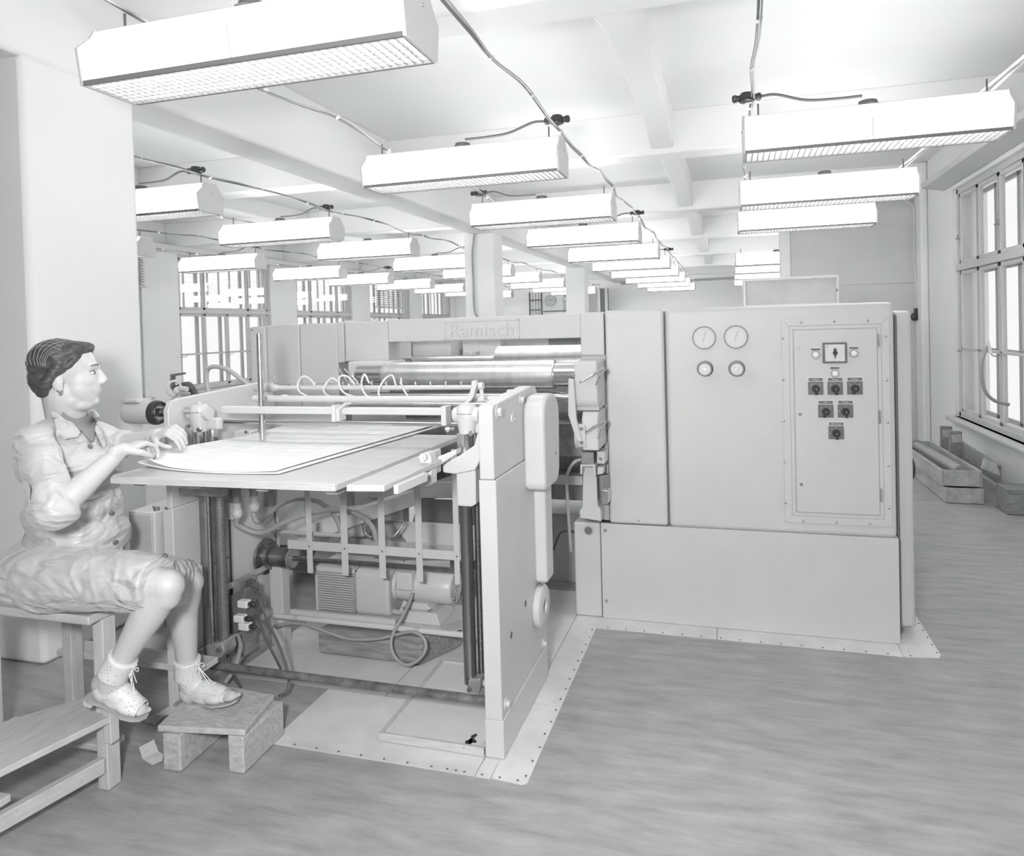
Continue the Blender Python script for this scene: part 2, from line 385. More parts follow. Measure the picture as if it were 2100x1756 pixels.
def window(side, ya, yb, z0, z1, zt, top_split):
    """side +1 right wall; casement window: fixed frame, transom, sashes with their own frames, glazing bars and panes"""
    global wn
    wn += 1
    xf = 2.26 if side > 0 else -8.66
    o = side
    root = bpy.data.objects.new('window_%d' % wn, None); COL.objects.link(root); root.location = (xf, (ya + yb) / 2, z0); tag(root, kind='structure')
    def bx(mb, dx0, dx1, y0, y1, za, zb): return mb.box(xf + o * dx0, xf + o * dx1, y0, y1, za, zb)
    fr = MB(); t = .055
    for a, b in ((ya, ya + t), (yb - t, yb)): bx(fr, -.02, .10, a, b, z0, z1)
    bx(fr, -.02, .10, ya, yb, z0, z0 + t); bx(fr, -.02, .10, ya, yb, z1 - t, z1); bx(fr, -.035, .10, ya, yb, zt - .035, zt + .035)
    fr.build('window_frame', win_m, root, bevel=.006)
    wd = (yb - ya - 2 * t) / 4
    def sash(y0, y1, za, zb, bars=0, hbar=None, handle=False, glaze=True):
        s_ = .038; mb = MB()
        for dx in ((-.012, .03), (.14, .17)):
            bx(mb, *dx, y0 + .003, y0 + s_, za, zb); bx(mb, *dx, y1 - s_, y1 - .003, za, zb)
            bx(mb, *dx, y0 + .003, y1 - .003, za, za + s_); bx(mb, *dx, y0 + .003, y1 - .003, zb - s_, zb)
            for k in range(bars): yy = y0 + (y1 - y0) * (k + 1) / (bars + 1); bx(mb, .14, .17, yy - .012, yy + .012, za, zb)
            if hbar: bx(mb, *dx, y0 + .003, y1 - .003, hbar - .013, hbar + .013)
        sh = mb.build('sash', win_m, root, bevel=.004)
        MB().box(xf + o * .006, xf + o * .010, y0 + s_, y1 - s_, za + s_, zb - s_).build('pane', glass_m, sh)
        if handle:
            h = MB(); yy = y1 - .02 if handle > 0 else y0 + .02; zz = (za + zb) / 2 - .1
            h.cyl((xf - o * .012, yy, zz), (xf - o * .05, yy, zz), .007, n=8); h.tube([(xf - o * .05, yy, zz), (xf - o * .055, yy - .05 * handle, zz + .005), (xf - o * .05, yy - .08 * handle, zz + .03)], .007, 8)
            h.build('handle', steel, sh)
        return sh
    for k in range(4): sash(ya + t + wd * k, ya + t + wd * (k + 1), z0 + t, zt - .035, hbar=z0 + (zt - z0) * .46, handle=1 if k % 2 else -1)
    if top_split == 4:
        for k in range(4): sash(ya + t + wd * k, ya + t + wd * (k + 1), zt + .035, z1 - t, bars=0, handle=1 if k % 2 else 0)
    else:
        sash(ya + t, ya + t + wd, zt + .035, z1 - t, bars=1); sash(ya + t + wd, ya + t + wd * 3, zt + .035, z1 - t, bars=3); sash(ya + t + wd * 3, yb - t, zt + .035, z1 - t, bars=1)
    sl = MB()
    if side > 0: sl.box(2.12, 2.30, ya - .05, yb + .04, z0 - .035, z0)
    else: sl.box(-8.66, -8.45, ya - .04, yb + .04, z0 - .035, z0)
    sl.build('window_sill', win_m, root, bevel=.008)
    return root
for a, b in RW: window(1, a, b, .47, 2.80, 2.0, 4)
for a, b in LW[:5]: window(-1, a, b, .6, 2.85, 1.92, 3)
for a, b in LW[5:]: window(-1, a, b, .6, 2.85, 1.92, 3)
# pelmet box above the right window
tag(MB().prism([(2.19, 2.84), (1.99, 2.88), (1.97, 2.93), (2.19, 3.0)], 1, -3.0, 8.55).build('trim_1', win_m, bevel=.006), 'white pelmet rail above the right hand windows', kind='structure')
tag(MB().box(-8.55, -8.34, 5.9, 21.4, 2.86, 2.94).build('trim_2', win_m, bevel=.006), kind='structure')
# partition behind the control cabinet
pw = tag(MB().box(.72, 2.2, 9.5, 9.62, 1.925, 3.06).box(.72, 2.2, 9.502, 9.62, 0, 1.915).box(.72, 2.2, 9.51, 9.61, 1.91, 1.93).build('wall_partition', wall_m), kind='structure')
MB().box(.60, .722, 9.46, 9.66, 0, 3.06).build('corner_post', plaster, pw, bevel=.01)
MB().box(.60, 2.2, 9.45, 9.66, 3.05, HZ + .02).build('lintel', plaster, pw)
tag(MB().box(2.12, 2.2, 9.2, 9.5, 0, HZ).build('trim_3', plaster, bevel=.02), kind='structure')
tag(MB().box(-5.0, -3.9, 21.52, 21.6, 0, 2.55).build('trim_4', paint, bevel=.01), kind='structure')

# ================================================================ CEILING LAMPS
LL = 1.25
def make_lamp():
    """trough lamp: length along x, origin at the middle of its top face"""
    t = thing('ceiling_lamp', 'x', 'ceiling lamp')
    h = LL / 2
    def sec(y): return y
    MB().prism([(-.06, 0), (.06, 0), (.062, -.03), (-.062, -.03)], 0, -h + .012, h - .012).build('lamp_housing', lampmetal, t, bevel=.003)
    cap = [(-.062, .002), (.062, .002), (.082, -.035), (.138, -.088), (.120, -.212), (-.120, -.212), (-.138, -.088), (-.082, -.035)]
    for s in (-1, 1):
        c = MB().prism(cap, 0, s * h, s * (h - .014)).build('end_cap', lampmetal, t, bevel=.003)
        MB().cyl((s * h, 0, -.07), (s * (h + .004), 0, -.07), .006, n=8).build('screw', steel, c)
    for s in (-1, 1):
        mb = MB()
        mb.prism([(s * .064, -.030), (s * .080, -.036), (s * .133, -.088), (s * .116, -.203), (s * .110, -.203), (s * .127, -.09), (s * .076, -.04)], 0, -h + .014, h - .014)
        mb.build('diffuser', diffuser, t)
        MB().prism([(s * .1345, -.09), (s * .1175, -.205), (s * .113, -.205), (s * .13, -.09)], 0, -.0025, .0025).build('joint_strip', lampmetal, t)
        MB().prism([(s * .121, -.196), (s * .1195, -.212), (s * .110, -.212), (s * .110, -.196)], 0, -h + .014, h - .014).build('bottom_rail', louvre_m, t)
    g = MB()
    n = 42
    for i in range(n):
        x = -h + .02 + (LL - .04) * i / (n - 1); g.box(x - .0012, x + .0012, -.110, .110, -.208, -.196)
    for j in range(7):
        y = -.11 + .22 * (j + .5) / 7; g.box(-h + .014, h - .014, y - .0012, y + .0012, -.2075, -.1965)
    gr = g.build('louvre_grid', louvre_m, t); tag(gr, kind='stuff')
    for s in (-1, 1): MB().cyl((-h + .03, s * .055, -.10), (h - .03, s * .055, -.10), .019, n=12).build('tube', tube_m, t)
    MB().lathe((-.16 + .16, 0, 0), (0, 0, .03), [(0, .062), (.2, .062), (.25, .046), (.9, .046), (1, .04)], 16).build('choke_box', blackish, t)
    for s in (-1, 1):
        MB().cyl((s * (h - .085), 0, 0), (s * (h - .085), 0, .075), .0045, n=8).build('hanger', blackish, t)
    return t
lamp0 = make_lamp()
ORD = ['nearest', 'second', 'third', 'fourth', 'fifth', 'sixth', 'seventh', 'eighth', 'ninth', 'tenth', 'eleventh', 'twelfth']
rows = [('middle row', -1.545, [2.09, 4.06, 5.93, 7.70, 9.78, 11.6, 13.5, 15.4, 17.4, 19.5], 'lamps of the middle row'),
        ('right hand row', .70, [4.06, 5.85, 7.42, 11.9, 13.8, 15.6, 18.2], 'lamps of the right row'),
        ('row left of the big beam', -4.20, [4.30, 6.0, 7.73, 9.75, 11.65, 13.5, 15.6, 17.5, 19.4], 'lamps left of the beam'),
        ('row by the left windows', -6.68, [4.4, 6.25, 8.2, 10.3, 12.0, 13.9, 15.8, 17.7, 19.6], 'lamps of the window row')]
first = True
for desc, xc, ys, grp in rows:
    for i, y in enumerate(ys):
        lb = 'white fluorescent trough lamp, %s from the camera in the %s' % (ORD[i], desc)
        if first: o = lamp0; o.location = (xc, y, 2.60); o['label'] = lb; first = False
        else: o = copy_tree(lamp0, loc=(xc, y, 2.60), label=lb)
        o['group'] = grp
# cables strung along the lamp rows, with their junction boxes
def run(x, y0, y1, z, name_lb, seed, r=.0075, ties=True, sag=.035, dark=True):
    rnd = random.Random(seed); pts = []; y = y0
    while y < y1:
        pts.append(V(x + rnd.uniform(-.012, .012), y, z + rnd.uniform(-.010, .012) - sag * abs(math.sin((y - y0) * PI / 1.9)))); y += .31
    t = thing('lamp_cable', name_lb, 'cable', pts[0], 'cables strung above the lamps')
    m = rubber_d if dark else MATS['grey_rubber_hose']
    MB().tube(pts, r, 6, 3).build('cable', m, t)
    MB().tube([p + V(.012, 0, .008 * math.sin(i * 1.7)) for i, p in enumerate(pts)], r * .7, 6, 3).build('cable', MATS['white_enamel'] if not dark else rubber, t)
    if ties:
        mb = MB()
        for i, p in enumerate(pts):
            if i % 2 == 0: mb.cyl(p + V(-.003, -.006, -.006), p + V(.012, .006, .010), .011, n=8)
        for _o in (): pass
        tag(mb.build('cable_ties', white, t), kind='stuff')
    return pts
run(-.955, -.2, 20.5, 2.69, 'cable bundle above the right ends of the middle row lamps', 1)
run(-2.08, -.2, 20.5, 2.69, 'cable bundle above the left ends of the middle row lamps', 2, r=.006)
run(.115, -.2, 8.9, 2.70, 'thin cable above the left ends of the right hand row lamps', 3, r=.0055)
run(-3.66, 3.14, 20.5, 2.70, 'cable bundle above the right ends of the lamps left of the beam', 4)
run(-4.75, 1.5, 20.5, 2.69, 'cable bundle above the left ends of the lamps left of the beam', 5, r=.006)
run(-6.10, 1.5, 20.5, 2.70, 'cable bundle above the right ends of the window row lamps', 6)
run(-7.2, 1.5, 20.5, 2.69, 'cable bundle above the left ends of the window row lamps', 7, r=.006)
def make_junction():
    t = thing('junction_box', 'x', 'junction box', (0, 0, 0), 'black junction boxes on the lamp cables')
    MB().lathe((0, 0, -.025), (0, 0, .05), [(0, .030), (.12, .040), (.7, .040), (1, .030)], 16).build('box_body', black, t)
    for s in (-1, 1): MB().lathe((s * .03, 0, 0), (s * .045, 0, 0), [(0, .017), (.45, .017), (.5, .021), (.85, .021), (1, .013)], 12).build('cable_gland', black, t)
    return t
jb0 = make_junction(); usedj = False
def junction(x, y, z, lb, px, pz, side, up=.03):
    """a box on the cable with a drop lead to the lamp's choke at x = px"""
    global usedj
    if not usedj: t = jb0; t.location = (x, y, z); t['label'] = lb; usedj = True
    else: t = copy_tree(jb0, loc=(x, y, z), label=lb, skip=('drop_lead',))
    a = V(x + side * .07, y, z); b = V(px - side * .04, y, pz + .01)
    MB().tube([a, a + V(side * .08, 0, .0), a.lerp(b, .45) + V(0, 0, -.02), b + V(-side * .12, 0, .0), b], .0075, 6, 5).build('drop_lead', rubber_d, t)
K = ('black junction box and lead, ')
for x, ys, px, sd, lb in ((-.94, (4.0, 7.6, 11.5), -1.545, -1, 'on the cable over the middle row lamps, '), (.10, (3.98,), .70, 1, 'on the right hand lamp cable, '),
                          (-3.66, (4.25, 5.95, 9.7), -4.20, -1, 'on the cable left of the big beam, '), (-6.10, (4.4, 8.15, 11.95), -6.68, -1, 'on the cable by the windows, '), (-2.1, (5.88, 9.7), -1.545, 1, 'at the left ends of the middle row lamps, ')):
    for i, y in enumerate(ys): junction(x, y, 2.69, K + lb + (ORD[i] if len(ys) > 1 else 'its only box'), px, 2.625, sd)
# big metal conduit bundle at the window end of the right hand row
t = thing('conduit_bundle', 'bundle of pale tubes running under the ceiling beside the right hand windows', 'conduit', (1.36, 4, 2.72))
for k in range(3): MB().tube([V(1.34 + k * .022, y, 2.72 + .012 * math.sin(y * 3 + k)) for y in np.arange(3.2, 7.6, .4)], .009, 6, 3).build('conduit', [lampmetal, rubber, white][k], t)
t = thing('wall_cable', 'cable clipped down the far right corner, ending in a black socket', 'cable', (2.13, 9.4, 1.5))
P0 = [at(1778, 409, y=9.42), at(1840, 407, y=9.42), at(1868, 418, y=9.42), at(1875, 440, y=9.42), at(1874, 520, y=9.42), at(1879, 590, y=9.42), at(1878, 640, y=9.42)]
MB().tube(P0, .012, 6, 4).build('cable', lampmetal, t)
mb = MB()
for py in (437, 482, 503, 555, 611, 652): p = at(1880, py, y=9.42); mb.box(p.x - .03, p.x + .06, p.y - .01, p.y + .03, p.z - .006, p.z + .006)
mb.build('clip', lampmetal, t)
p = at(1876, 650, y=9.40); MB().ball(p, (.045, .03, .05)).cyl(p + V(.01, 0, .04), p + V(.01, 0, .1), .02, n=10).build('socket', black, t)
# cable down the middle pillar
P0 = [at(975, 462, y=9.08), at(969, 520, y=9.08), at(971, 580, y=9.08), at(973, 635, y=9.08), at(981, 655, y=9.08), at(990, 690, y=9.08)]
tag(MB().tube(P0, .014, 6, 5).build('pillar_cable', rubber), 'grey cable hanging down the front of the middle pillar', 'cable')

# ---- far things
t = thing('wall_clock', 'round white wall clock on the far back wall', 'clock', at(1128, 616, y=21.5))
p = at(1128, 616, y=21.5); MB().cyl(p + V(0, .08, 0), p + V(0, 0, 0), .17, n=28).build('clock_case', paint, t); MB().cyl(p + V(0, -.002, 0), p + V(0, -.012, 0), .145, n=28).build('dial', dial_w, t)
MB().bar(p + V(0, -.016, 0), p + V(.09, -.016, .01), .012, .012).bar(p + V(0, -.02, 0), p + V(-.05, -.02, .03), .014, .012).build('clock_hand', blackish, t)
t = thing('steel_ladder', 'tall metal ladder leaning upright by the far back wall', 'ladder', at(1097, 690, y=21.2))
a, b = at(1086, 600, y=21.2), at(1110, 598, y=21.2); zb = 0
for q in (a, b): MB().cyl((q.x, 21.2, 0), (q.x, 21.2, q.z), .028, n=8).build('rail', blackish, t)
for i in range(9):
    z = .25 + i * .3
    if z < a.z: MB().cyl((a.x, 21.2, z), (b.x, 21.2, z), .018, n=8).build('rung', blackish, t)
for k in (1, 2, 3): MB().cyl((a.x + (b.x - a.x) * k / 4, 21.2, 0), (a.x + (b.x - a.x) * k / 4, 21.2, a.z), .01, n=6).build('upright_wire', blackish, t)
t = thing('tall_cupboard', 'tall grey cupboard with a dark gap against the far back wall', 'cupboard', (-3.5, 20.9, 0))
a, b = at(1228, 592, y=20.9), at(1243, 590, y=20.9)
MB().box(a.x, b.x, 20.9, 21.3, 0, a.z).build('cupboard_body', blackish, t)
for q in (a.x, b.x): MB().box(q - .04, q + .04, 20.86, 20.92, 0, a.z + .03).build('edge_post', paint, t)
a = at(1120, 640, y=21.3); b = at(1166, 634, y=21.3)
t = thing('wall_cabinet', 'low pale cabinet with a dark top edge under the clock', 'cabinet', (a.x, 21.3, 0))
MB().box(a.x, b.x + .5, 21.1, 21.55, 0, a.z).build('cabinet_body', plaster, t, bevel=.01); MB().box(a.x - .03, b.x + .53, 21.06, 21.56, a.z, a.z + .03).build('cabinet_top', blackish, t)
p = at(1160, 613, y=21.5)
t = thing('hand_lamp', 'small rounded lamp on the far wall right of the clock', 'lamp', p); MB().ball(p, (.09, .09, .08)).build('globe', white, t); MB().cyl(p + V(0, .05, .06), p + V(0, .05, .16), .07, n=12).build('lamp_cap', blackish, t)
# venetian blinds
def blind(x, ya, yb, zt, zb, lb, nsl):
    t = thing('venetian_blind', lb, 'blind', (x, (ya + yb) / 2, zt))
    MB().box(x - .02, x + .03, ya, yb, zt - .04, zt).build('head_rail', win_m, t)
    for i in range(nsl):
        z = zt - .06 - (zt - zb - .08) * i / (nsl - 1)
        MB().add([(x - .02, ya + .02, z + .012), (x + .02, ya + .02, z - .012), (x + .02, yb - .02, z - .012), (x - .02, yb - .02, z + .012), (x - .019, ya + .02, z + .015), (x + .021, ya + .02, z - .009), (x + .021, yb - .02, z - .009), (x - .019, yb - .02, z + .015)],
                 [(0, 1, 2, 3), (7, 6, 5, 4), (0, 4, 5, 1), (1, 5, 6, 2), (2, 6, 7, 3), (3, 7, 4, 0)]).build('slat', paint_d, t)
    MB().box(x - .02, x + .03, ya, yb, zb - .02, zb).build('bottom_rail', win_m, t)
    for yy in (ya + .25, yb - .25): MB().box(x + .024, x + .03, yy - .02, yy + .02, zb - .03, zt).build('tape', white, t)
blind(-8.5, 6.45, 8.72, 2.82, 2.28, 'half lowered venetian blind at the leftmost window behind the near pillar', 12)
blind(-8.5, 15.95, 17.6, 2.80, 2.12, 'venetian blind half lowered at the far left window, right of the two bare windows', 12)

# ================================================================ CONTROL CABINET (right)
CY = 3.575
cb = thing('control_cabinet', 'large grey enamelled machine cabinet with gauges and a switch panel', 'control cabinet', (.02, CY + .3, 0))
MB().box(-.664, .714, CY, CY + .018, .004, .490).box(-.61, .714, CY + .017, 4.22, .004, .490).build('lower_casing', paint, cb)
MB().box(-.318, .710, CY, 4.22, .487, 1.576).build('cabinet_casing', paint, cb, bevel=.022, seg=3)
MB().box(-.6175, -.325, CY - .006, 4.22, .494, 1.577).build('side_door', paint, cb, bevel=.014, seg=3)
MB().box(-.610, .690, CY + .02, 4.0, .46, 1.55).build('inner_casing', seam_m, cb)
mb = MB(); 
for p in (V(-.645, CY, .09), V(-.642, CY, .455), V(-.47, CY, .515)): bolt(p, (0, -1, 0), .006, .006, mb)
mb.build('cover_screw', steel, cb)
MB().box(.726, .808, 3.70, 3.97, .03, 1.535).build('rear_side_door', paint, cb, bevel=.02, seg=3)
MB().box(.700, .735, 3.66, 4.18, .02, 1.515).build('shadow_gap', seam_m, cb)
hw = MB(); pw_ = at(1862, 960, x=.84)
hw.lathe(pw_ + V(-.02, 0, 0), (.05, 0, 0), [(0, .02), (.2, .055), (.5, .062), (.8, .055), (1, .03)], 16)
hwo = hw.build('handwheel', black, cb)
MB().box(-.58, .8, 4.53, 6.3, .01, 1.50).build('rear_casing', paint, cb, bevel=.02)
# gauges
def disc(px_, pz, r, y0, y1, m, nm, par, n=28): return MB().cyl((px_, y0, pz), (px_, y1, pz), r, n=n).build(nm, m, par)
for i, (gx, gz) in enumerate(((-.131, 1.429), (.018, 1.430))):
    g = MB().lathe((gx, CY + .001, gz), (0, -.016, 0), [(0, .0565), (.5, .0565), (1, .0555), (1.0, .0525), (.7, .052)], 32, cap=False)
    go = g.build('pressure_gauge', rim_steel, cb)
    disc(gx, gz, .0515, CY, CY - .009, dial_w, 'dial', go)
    a = math.radians(72 - i * 2); nd = MB(); c = V(gx, CY - .0105, gz)
    nd.bar(c - V(math.cos(a), 0, math.sin(a)) * .010, c + V(math.cos(a), 0, math.sin(a)) * .033, .0028, .001); nd.bar(c - V(math.cos(a), 0, math.sin(a)) * .016, c - V(math.cos(a), 0, math.sin(a)) * .008, .006, .001); nd.build('needle', blackish, go)
    tk = MB()
    for k in range(13):
        q = math.radians(-45 + 270 * k / 12); dd = V(math.cos(q), 0, math.sin(q)); tk.bar(c + dd * .040 + V(0, .0008, 0), c + dd * .045 + V(0, .0008, 0), .0009, .0006)
    tk.build('scale_mark', rubber, go)
for kx, kz in ((-.129, 1.278), (.019, 1.277)):
    k = MB().lathe((kx, CY, kz), (0, -.055, 0), [(0, .037), (.12, .037), (.13, .030), (.75, .030), (.9, .034), (1, .033)], 28).build('regulator_knob', rim_steel, cb)
    MB().torus((kx, CY - .0562, kz), (0, 1, 0), .024, .0012, 28, 6).build('knob_ring', rim_steel, k); disc(kx, kz, .027, CY - .055, CY - .058, dial_w, 'knob_face', k); disc(kx, kz, .009, CY - .058, CY - .064, steel_d, 'knob_centre', k, 16)
    MB().torus((kx, CY - .001, kz), (0, 1, 0), .038, .002).build('bezel', steel, k)
# frame and door of the switch panel
def ring(x0, x1, z0, z1, wd, y0, y1, nm, m, par, bev=.0015):
    for (a, b, c, d) in ((x0, x1, z1, z1), (x0, x1, z0, z0)):
        pass
    T = [(x0, z1), (x1, z1), (x1 - wd, z1 - wd), (x0 + wd, z1 - wd)]; B = [(x0, z0), (x0 + wd, z0 + wd), (x1 - wd, z0 + wd), (x1, z0)]
    L = [(x0, z0), (x0, z1), (x0 + wd, z1 - wd), (x0 + wd, z0 + wd)]; R_ = [(x1, z0), (x1 - wd, z0 + wd), (x1 - wd, z1 - wd), (x1, z1)]
    out = []
    e = .0006
    for q in (T, B, L, R_):
        c = (sum(p[0] for p in q) / 4, sum(p[1] for p in q) / 4)
        out.append(MB().prism(q, 1, y0, y1).build(nm, m, par, bevel=bev))
    return out
ring(.226, .688, .543, 1.509, .033, CY - .0015, CY - .008, 'panel_frame', paint, cb)
MB().box(.259, .655, CY - .001, CY - .0045, .576, 1.476).build('panel_recess', paint_d, cb)
ring(.2595, .6545, .577, 1.475, .016, CY - .0045, CY - .007, 'door_rebate', paint, cb)
dr = MB().box(.279, .636, CY - .003, CY - .013, .596, 1.455).build('panel_door', paint, cb, bevel=.003)
for z in (1.40, 1.05, .69): MB().cyl((.643, CY - .013, z - .03), (.643, CY - .013, z + .03), .0045, n=8).build('hinge', steel, dr)
for z in (1.372, 1.060, .728): MB().cyl((.300, CY - .013, z), (.300, CY - .018, z), .007, n=14).build('lock', steel, dr)
sp = [(at(px, py, y=CY)) for px, py in ((1642, 661), (1710, 659), (1779, 658), (1605, 694), (1606, 779), (1607, 863), (1609, 947), (1611, 1031), (1647, 1067), (1715, 1070), (1783, 1073), (1816, 690), (1818, 779), (1820, 866), (1821, 954), (1822, 1041))]
for i, q in enumerate(sp):
    if i == 0:
        s0 = MB().lathe((q.x, CY - .008, q.z), (0, -.004, 0), [(0, .0065), (.5, .006), (1, .003)], 12).build('screw', steel, cb)
        base = q
    else:
        s = s0.copy(); COL.objects.link(s); s.location = Vector(s0.location) + V(q.x - base.x, 0, q.z - base.z)
YD = CY - .013
# meter
mx, mz = .455, 1.347
mt = MB().box(mx - .052, mx + .052, YD, YD - .014, mz - .048, mz + .048).build('timer_dial', blackish, cb, bevel=.003)
MB().box(mx - .042, mx + .042, YD - .014, YD - .016, mz - .039, mz + .039).build('dial_face', dial_w, mt, bevel=.001)
MB().cyl((mx, YD - .016, mz), (mx, YD - .026, mz), .010, n=16).prism([(mx - .005, mz + .021), (mx + .005, mz + .021), (mx + .006, mz), (mx, mz - .029), (mx - .006, mz)], 1, YD - .018, YD - .024).build('pointer', black, mt)
MB().torus((mx - .033, YD - .017, mz + .030), (0, 1, 0), .005, .0009, 16, 6).build('dial_emblem', rubber, mt)
tk = MB()
for k in range(25):
    q = math.radians(-60 + 300 * k / 24); dd = V(math.cos(q), 0, math.sin(q)); c = V(mx, YD - .0165, mz); tk.bar(c + dd * .026, c + dd * .031, .0010, .0006)
tk.build('scale_mark', lampmetal, mt)
# signal lamps
for lx, lz in ((.373, 1.345), (.537, 1.349), (.455, 1.257)):
    L = MB().lathe((lx, YD, lz - .006), (0, -.012, 0), [(0, .019), (.6, .019), (1, .016)], 20).build('signal_lamp', paint_d, cb)
    MB().ball((lx, YD - .010, lz - .006), (.0135, .008, .0135), 16, 8).build('lens', white, L)
    MB().box(lx - .020, lx + .020, YD, YD - .004, lz + .014, lz + .024).build('label_plate', blackish, L, bevel=.001)
    MB().box(lx - .022, lx + .022, YD, YD - .003, lz + .012, lz + .026).build('plate_border', white, L, bevel=.001)
# rotary switches
def switch(lx, lz, ang, kind3, word):
    s = MB().box(lx - .033, lx + .033, YD, YD - .004, lz - .043, lz + .018).build('rotary_switch', blackish, cb, bevel=.0015)
    s.data.materials[0] = MATS['switch_plate']
    MB().box(lx - .034, lx + .034, YD, YD - .003, lz + .0185, lz + .0385).build('plate_border', white, s, bevel=.001)
    MB().box(lx - .031, lx + .031, YD - .003, YD - .0045, lz + .0215, lz + .0355).build('label_plate', blackish, s, bevel=.001)
    c = V(lx, YD - .004, lz - .015)
    text_mesh(word, .0085, white, 'lettering', s, Matrix.Translation((lx, YD - .0048, lz + .0285)) @ FACE_Y, .0002)
    for q, ch in (((135, '0'), (90, '1'), (45, '2')) if kind3 else ((180, '0'), (90, '1'))):
        a = math.radians(q); text_mesh(ch, .0085, white, 'numeral', s, Matrix.Translation(c + V(math.cos(a) * .0265, -.0003, math.sin(a) * .0255)) @ FACE_Y, .0002)
    MB().lathe(c, (0, -.018, 0), [(0, .0175), (.3, .0175), (.35, .0155), (1, .0145)], 20).build('knob', black, s)
    a = math.radians(ang); d = V(math.cos(a), 0, math.sin(a))
    MB().bar(c + V(0, -.022, 0) - d * .010, c + V(0, -.022, 0) + d * .027, .0085, .012).build('knob_grip', black, s, bevel=.002)
    MB().ball(c + V(0, -.029, 0), .0024, 8, 6).build('knob_pin', white, s)
mat('switch_plate', .17, .4, var=.12, scale=30)
for a in ((.371, 1.195, 268, 1, 'Kühlung'), (.455, 1.195, 272, 1, 'Pressen'), (.539, 1.196, 245, 1, 'Feuchten'), (.413, 1.088, 245, 1, 'Netz'), (.497, 1.089, 270, 0, 'Antrieb'), (.456, .988, 270, 0, 'Beleuchtung')): switch(*a)

# box standing on top of the cabinet
t = thing('metal_box', 'scratched open fronted grey metal box standing on the control cabinet', 'metal box', (.3, 4.15, 1.578))
x0, x1 = .062, .545
MB().box(x0, x1, 4.05, 4.22, 1.577, 1.735).build('box_body', paint_d, t, bevel=.006)
ring(x0 + .002, x1 - .002, 1.579, 1.733, .013, 4.051, 4.036, 'box_rim', cast, t)
MB().lathe((x1 - .012, 4.036, 1.655), (0, -.006, 0), [(0, .008), (1, .005)], 10).build('latch', steel_d, t)

# ================================================================ PRESS (behind the feeder)
pr_ = thing('printing_press', 'large grey printing press with steel cylinders under a raised nameplate beam', 'printing press', (-1.4, 3.9, 0))
bmz0, bmz1 = 1.441, 1.566
bm_ = MB().box(-1.846, -.748, 3.60, 3.74, bmz0, bmz1).build('crossbeam', paint, pr_, bevel=.004)
# nameplate
pc = at(991, 676, y=3.6)
npl = MB().box(pc.x - .222, pc.x + .205, 3.6, 3.597, pc.z - .051, pc.z + .049).build('nameplate', paint, bm_, bevel=.001)
for a in (0,):
    mb = MB(); x0, x1, z0, z1 = pc.x - .222, pc.x + .205, pc.z - .051, pc.z + .049; e = .0045
    mb.box(x0, x1, 3.5975, 3.593, z1 - e, z1).box(x0, x1, 3.5975, 3.593, z0, z0 + e).box(x0, x0 + e, 3.5975, 3.593, z0, z1).box(x1 - e, x1, 3.5975, 3.593, z0, z1)
    for s in (x0 + .013, x1 - .013): mb.ball((s, 3.596, pc.z), .004, 8, 6)
    mb.build('plate_rim', cast, bm_)
text_mesh('Ramisch', .108, cast, 'lettering', bm_, Matrix.Translation((pc.x - .01, 3.5965, pc.z - .004)) @ FACE_Y, .006, 1.04)
# right frame block beside the cabinet
MB().box(-.748, -.625, 3.585, 3.9, 1.35, 1.572).build('side_frame', paint, pr_, bevel=.006)
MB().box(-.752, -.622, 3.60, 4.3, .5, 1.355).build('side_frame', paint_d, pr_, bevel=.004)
a = at(1176, 742, y=3.36); b = at(1240, 842, y=3.36)
MB().prism([(3.36, a.z), (3.36, b.z + .05), (3.375, b.z + .018), (3.41, b.z), (3.62, b.z), (3.62, a.z)], 0, a.x, -.625).build('bearing_housing', paint, pr_, bevel=.008, seg=3)
a = at(1180, 845, y=3.36); b = at(1243, 925, y=3.36)
MB().prism([(3.38, a.z - .0), (3.355, a.z - .03), (3.355, b.z), (3.62, b.z), (3.62, a.z)], 0, a.x + .03, -.625).build('bearing_housing', paint, pr_, bevel=.008, seg=3)
MB().cyl((a.x - .01, 3.42, b.z + .06), (a.x + .06, 3.42, b.z + .06), .062, n=24).build('bearing_collar', paint, pr_, bevel=.004)
# lever arm at the left of the lower housing
al, bl = at(1172, 808, y=3.33), at(1184, 905, y=3.33)
MB().prism([(al.x - .012, al.z + .075), (al.x + .014, al.z + .07), (al.x + .022, al.z - .12), (bl.x + .025, bl.z), (bl.x, bl.z), (al.x - .018, al.z - .10)], 1, 3.32, 3.345).build('lever_arm', cast, pr_, bevel=.003)
q = at(1194, 893, y=3.35)
pl = MB().box(q.x - .018, q.x + .018, 3.355, 3.338, q.z - .055, q.z + .055).build('cover_strip', cast, pr_, bevel=.004)
for s in (-1, 1): MB().cyl((q.x, 3.338, q.z + s * .034), (q.x, 3.332, q.z + s * .034), .008, n=12).build('socket_screw', steel_d, pl)
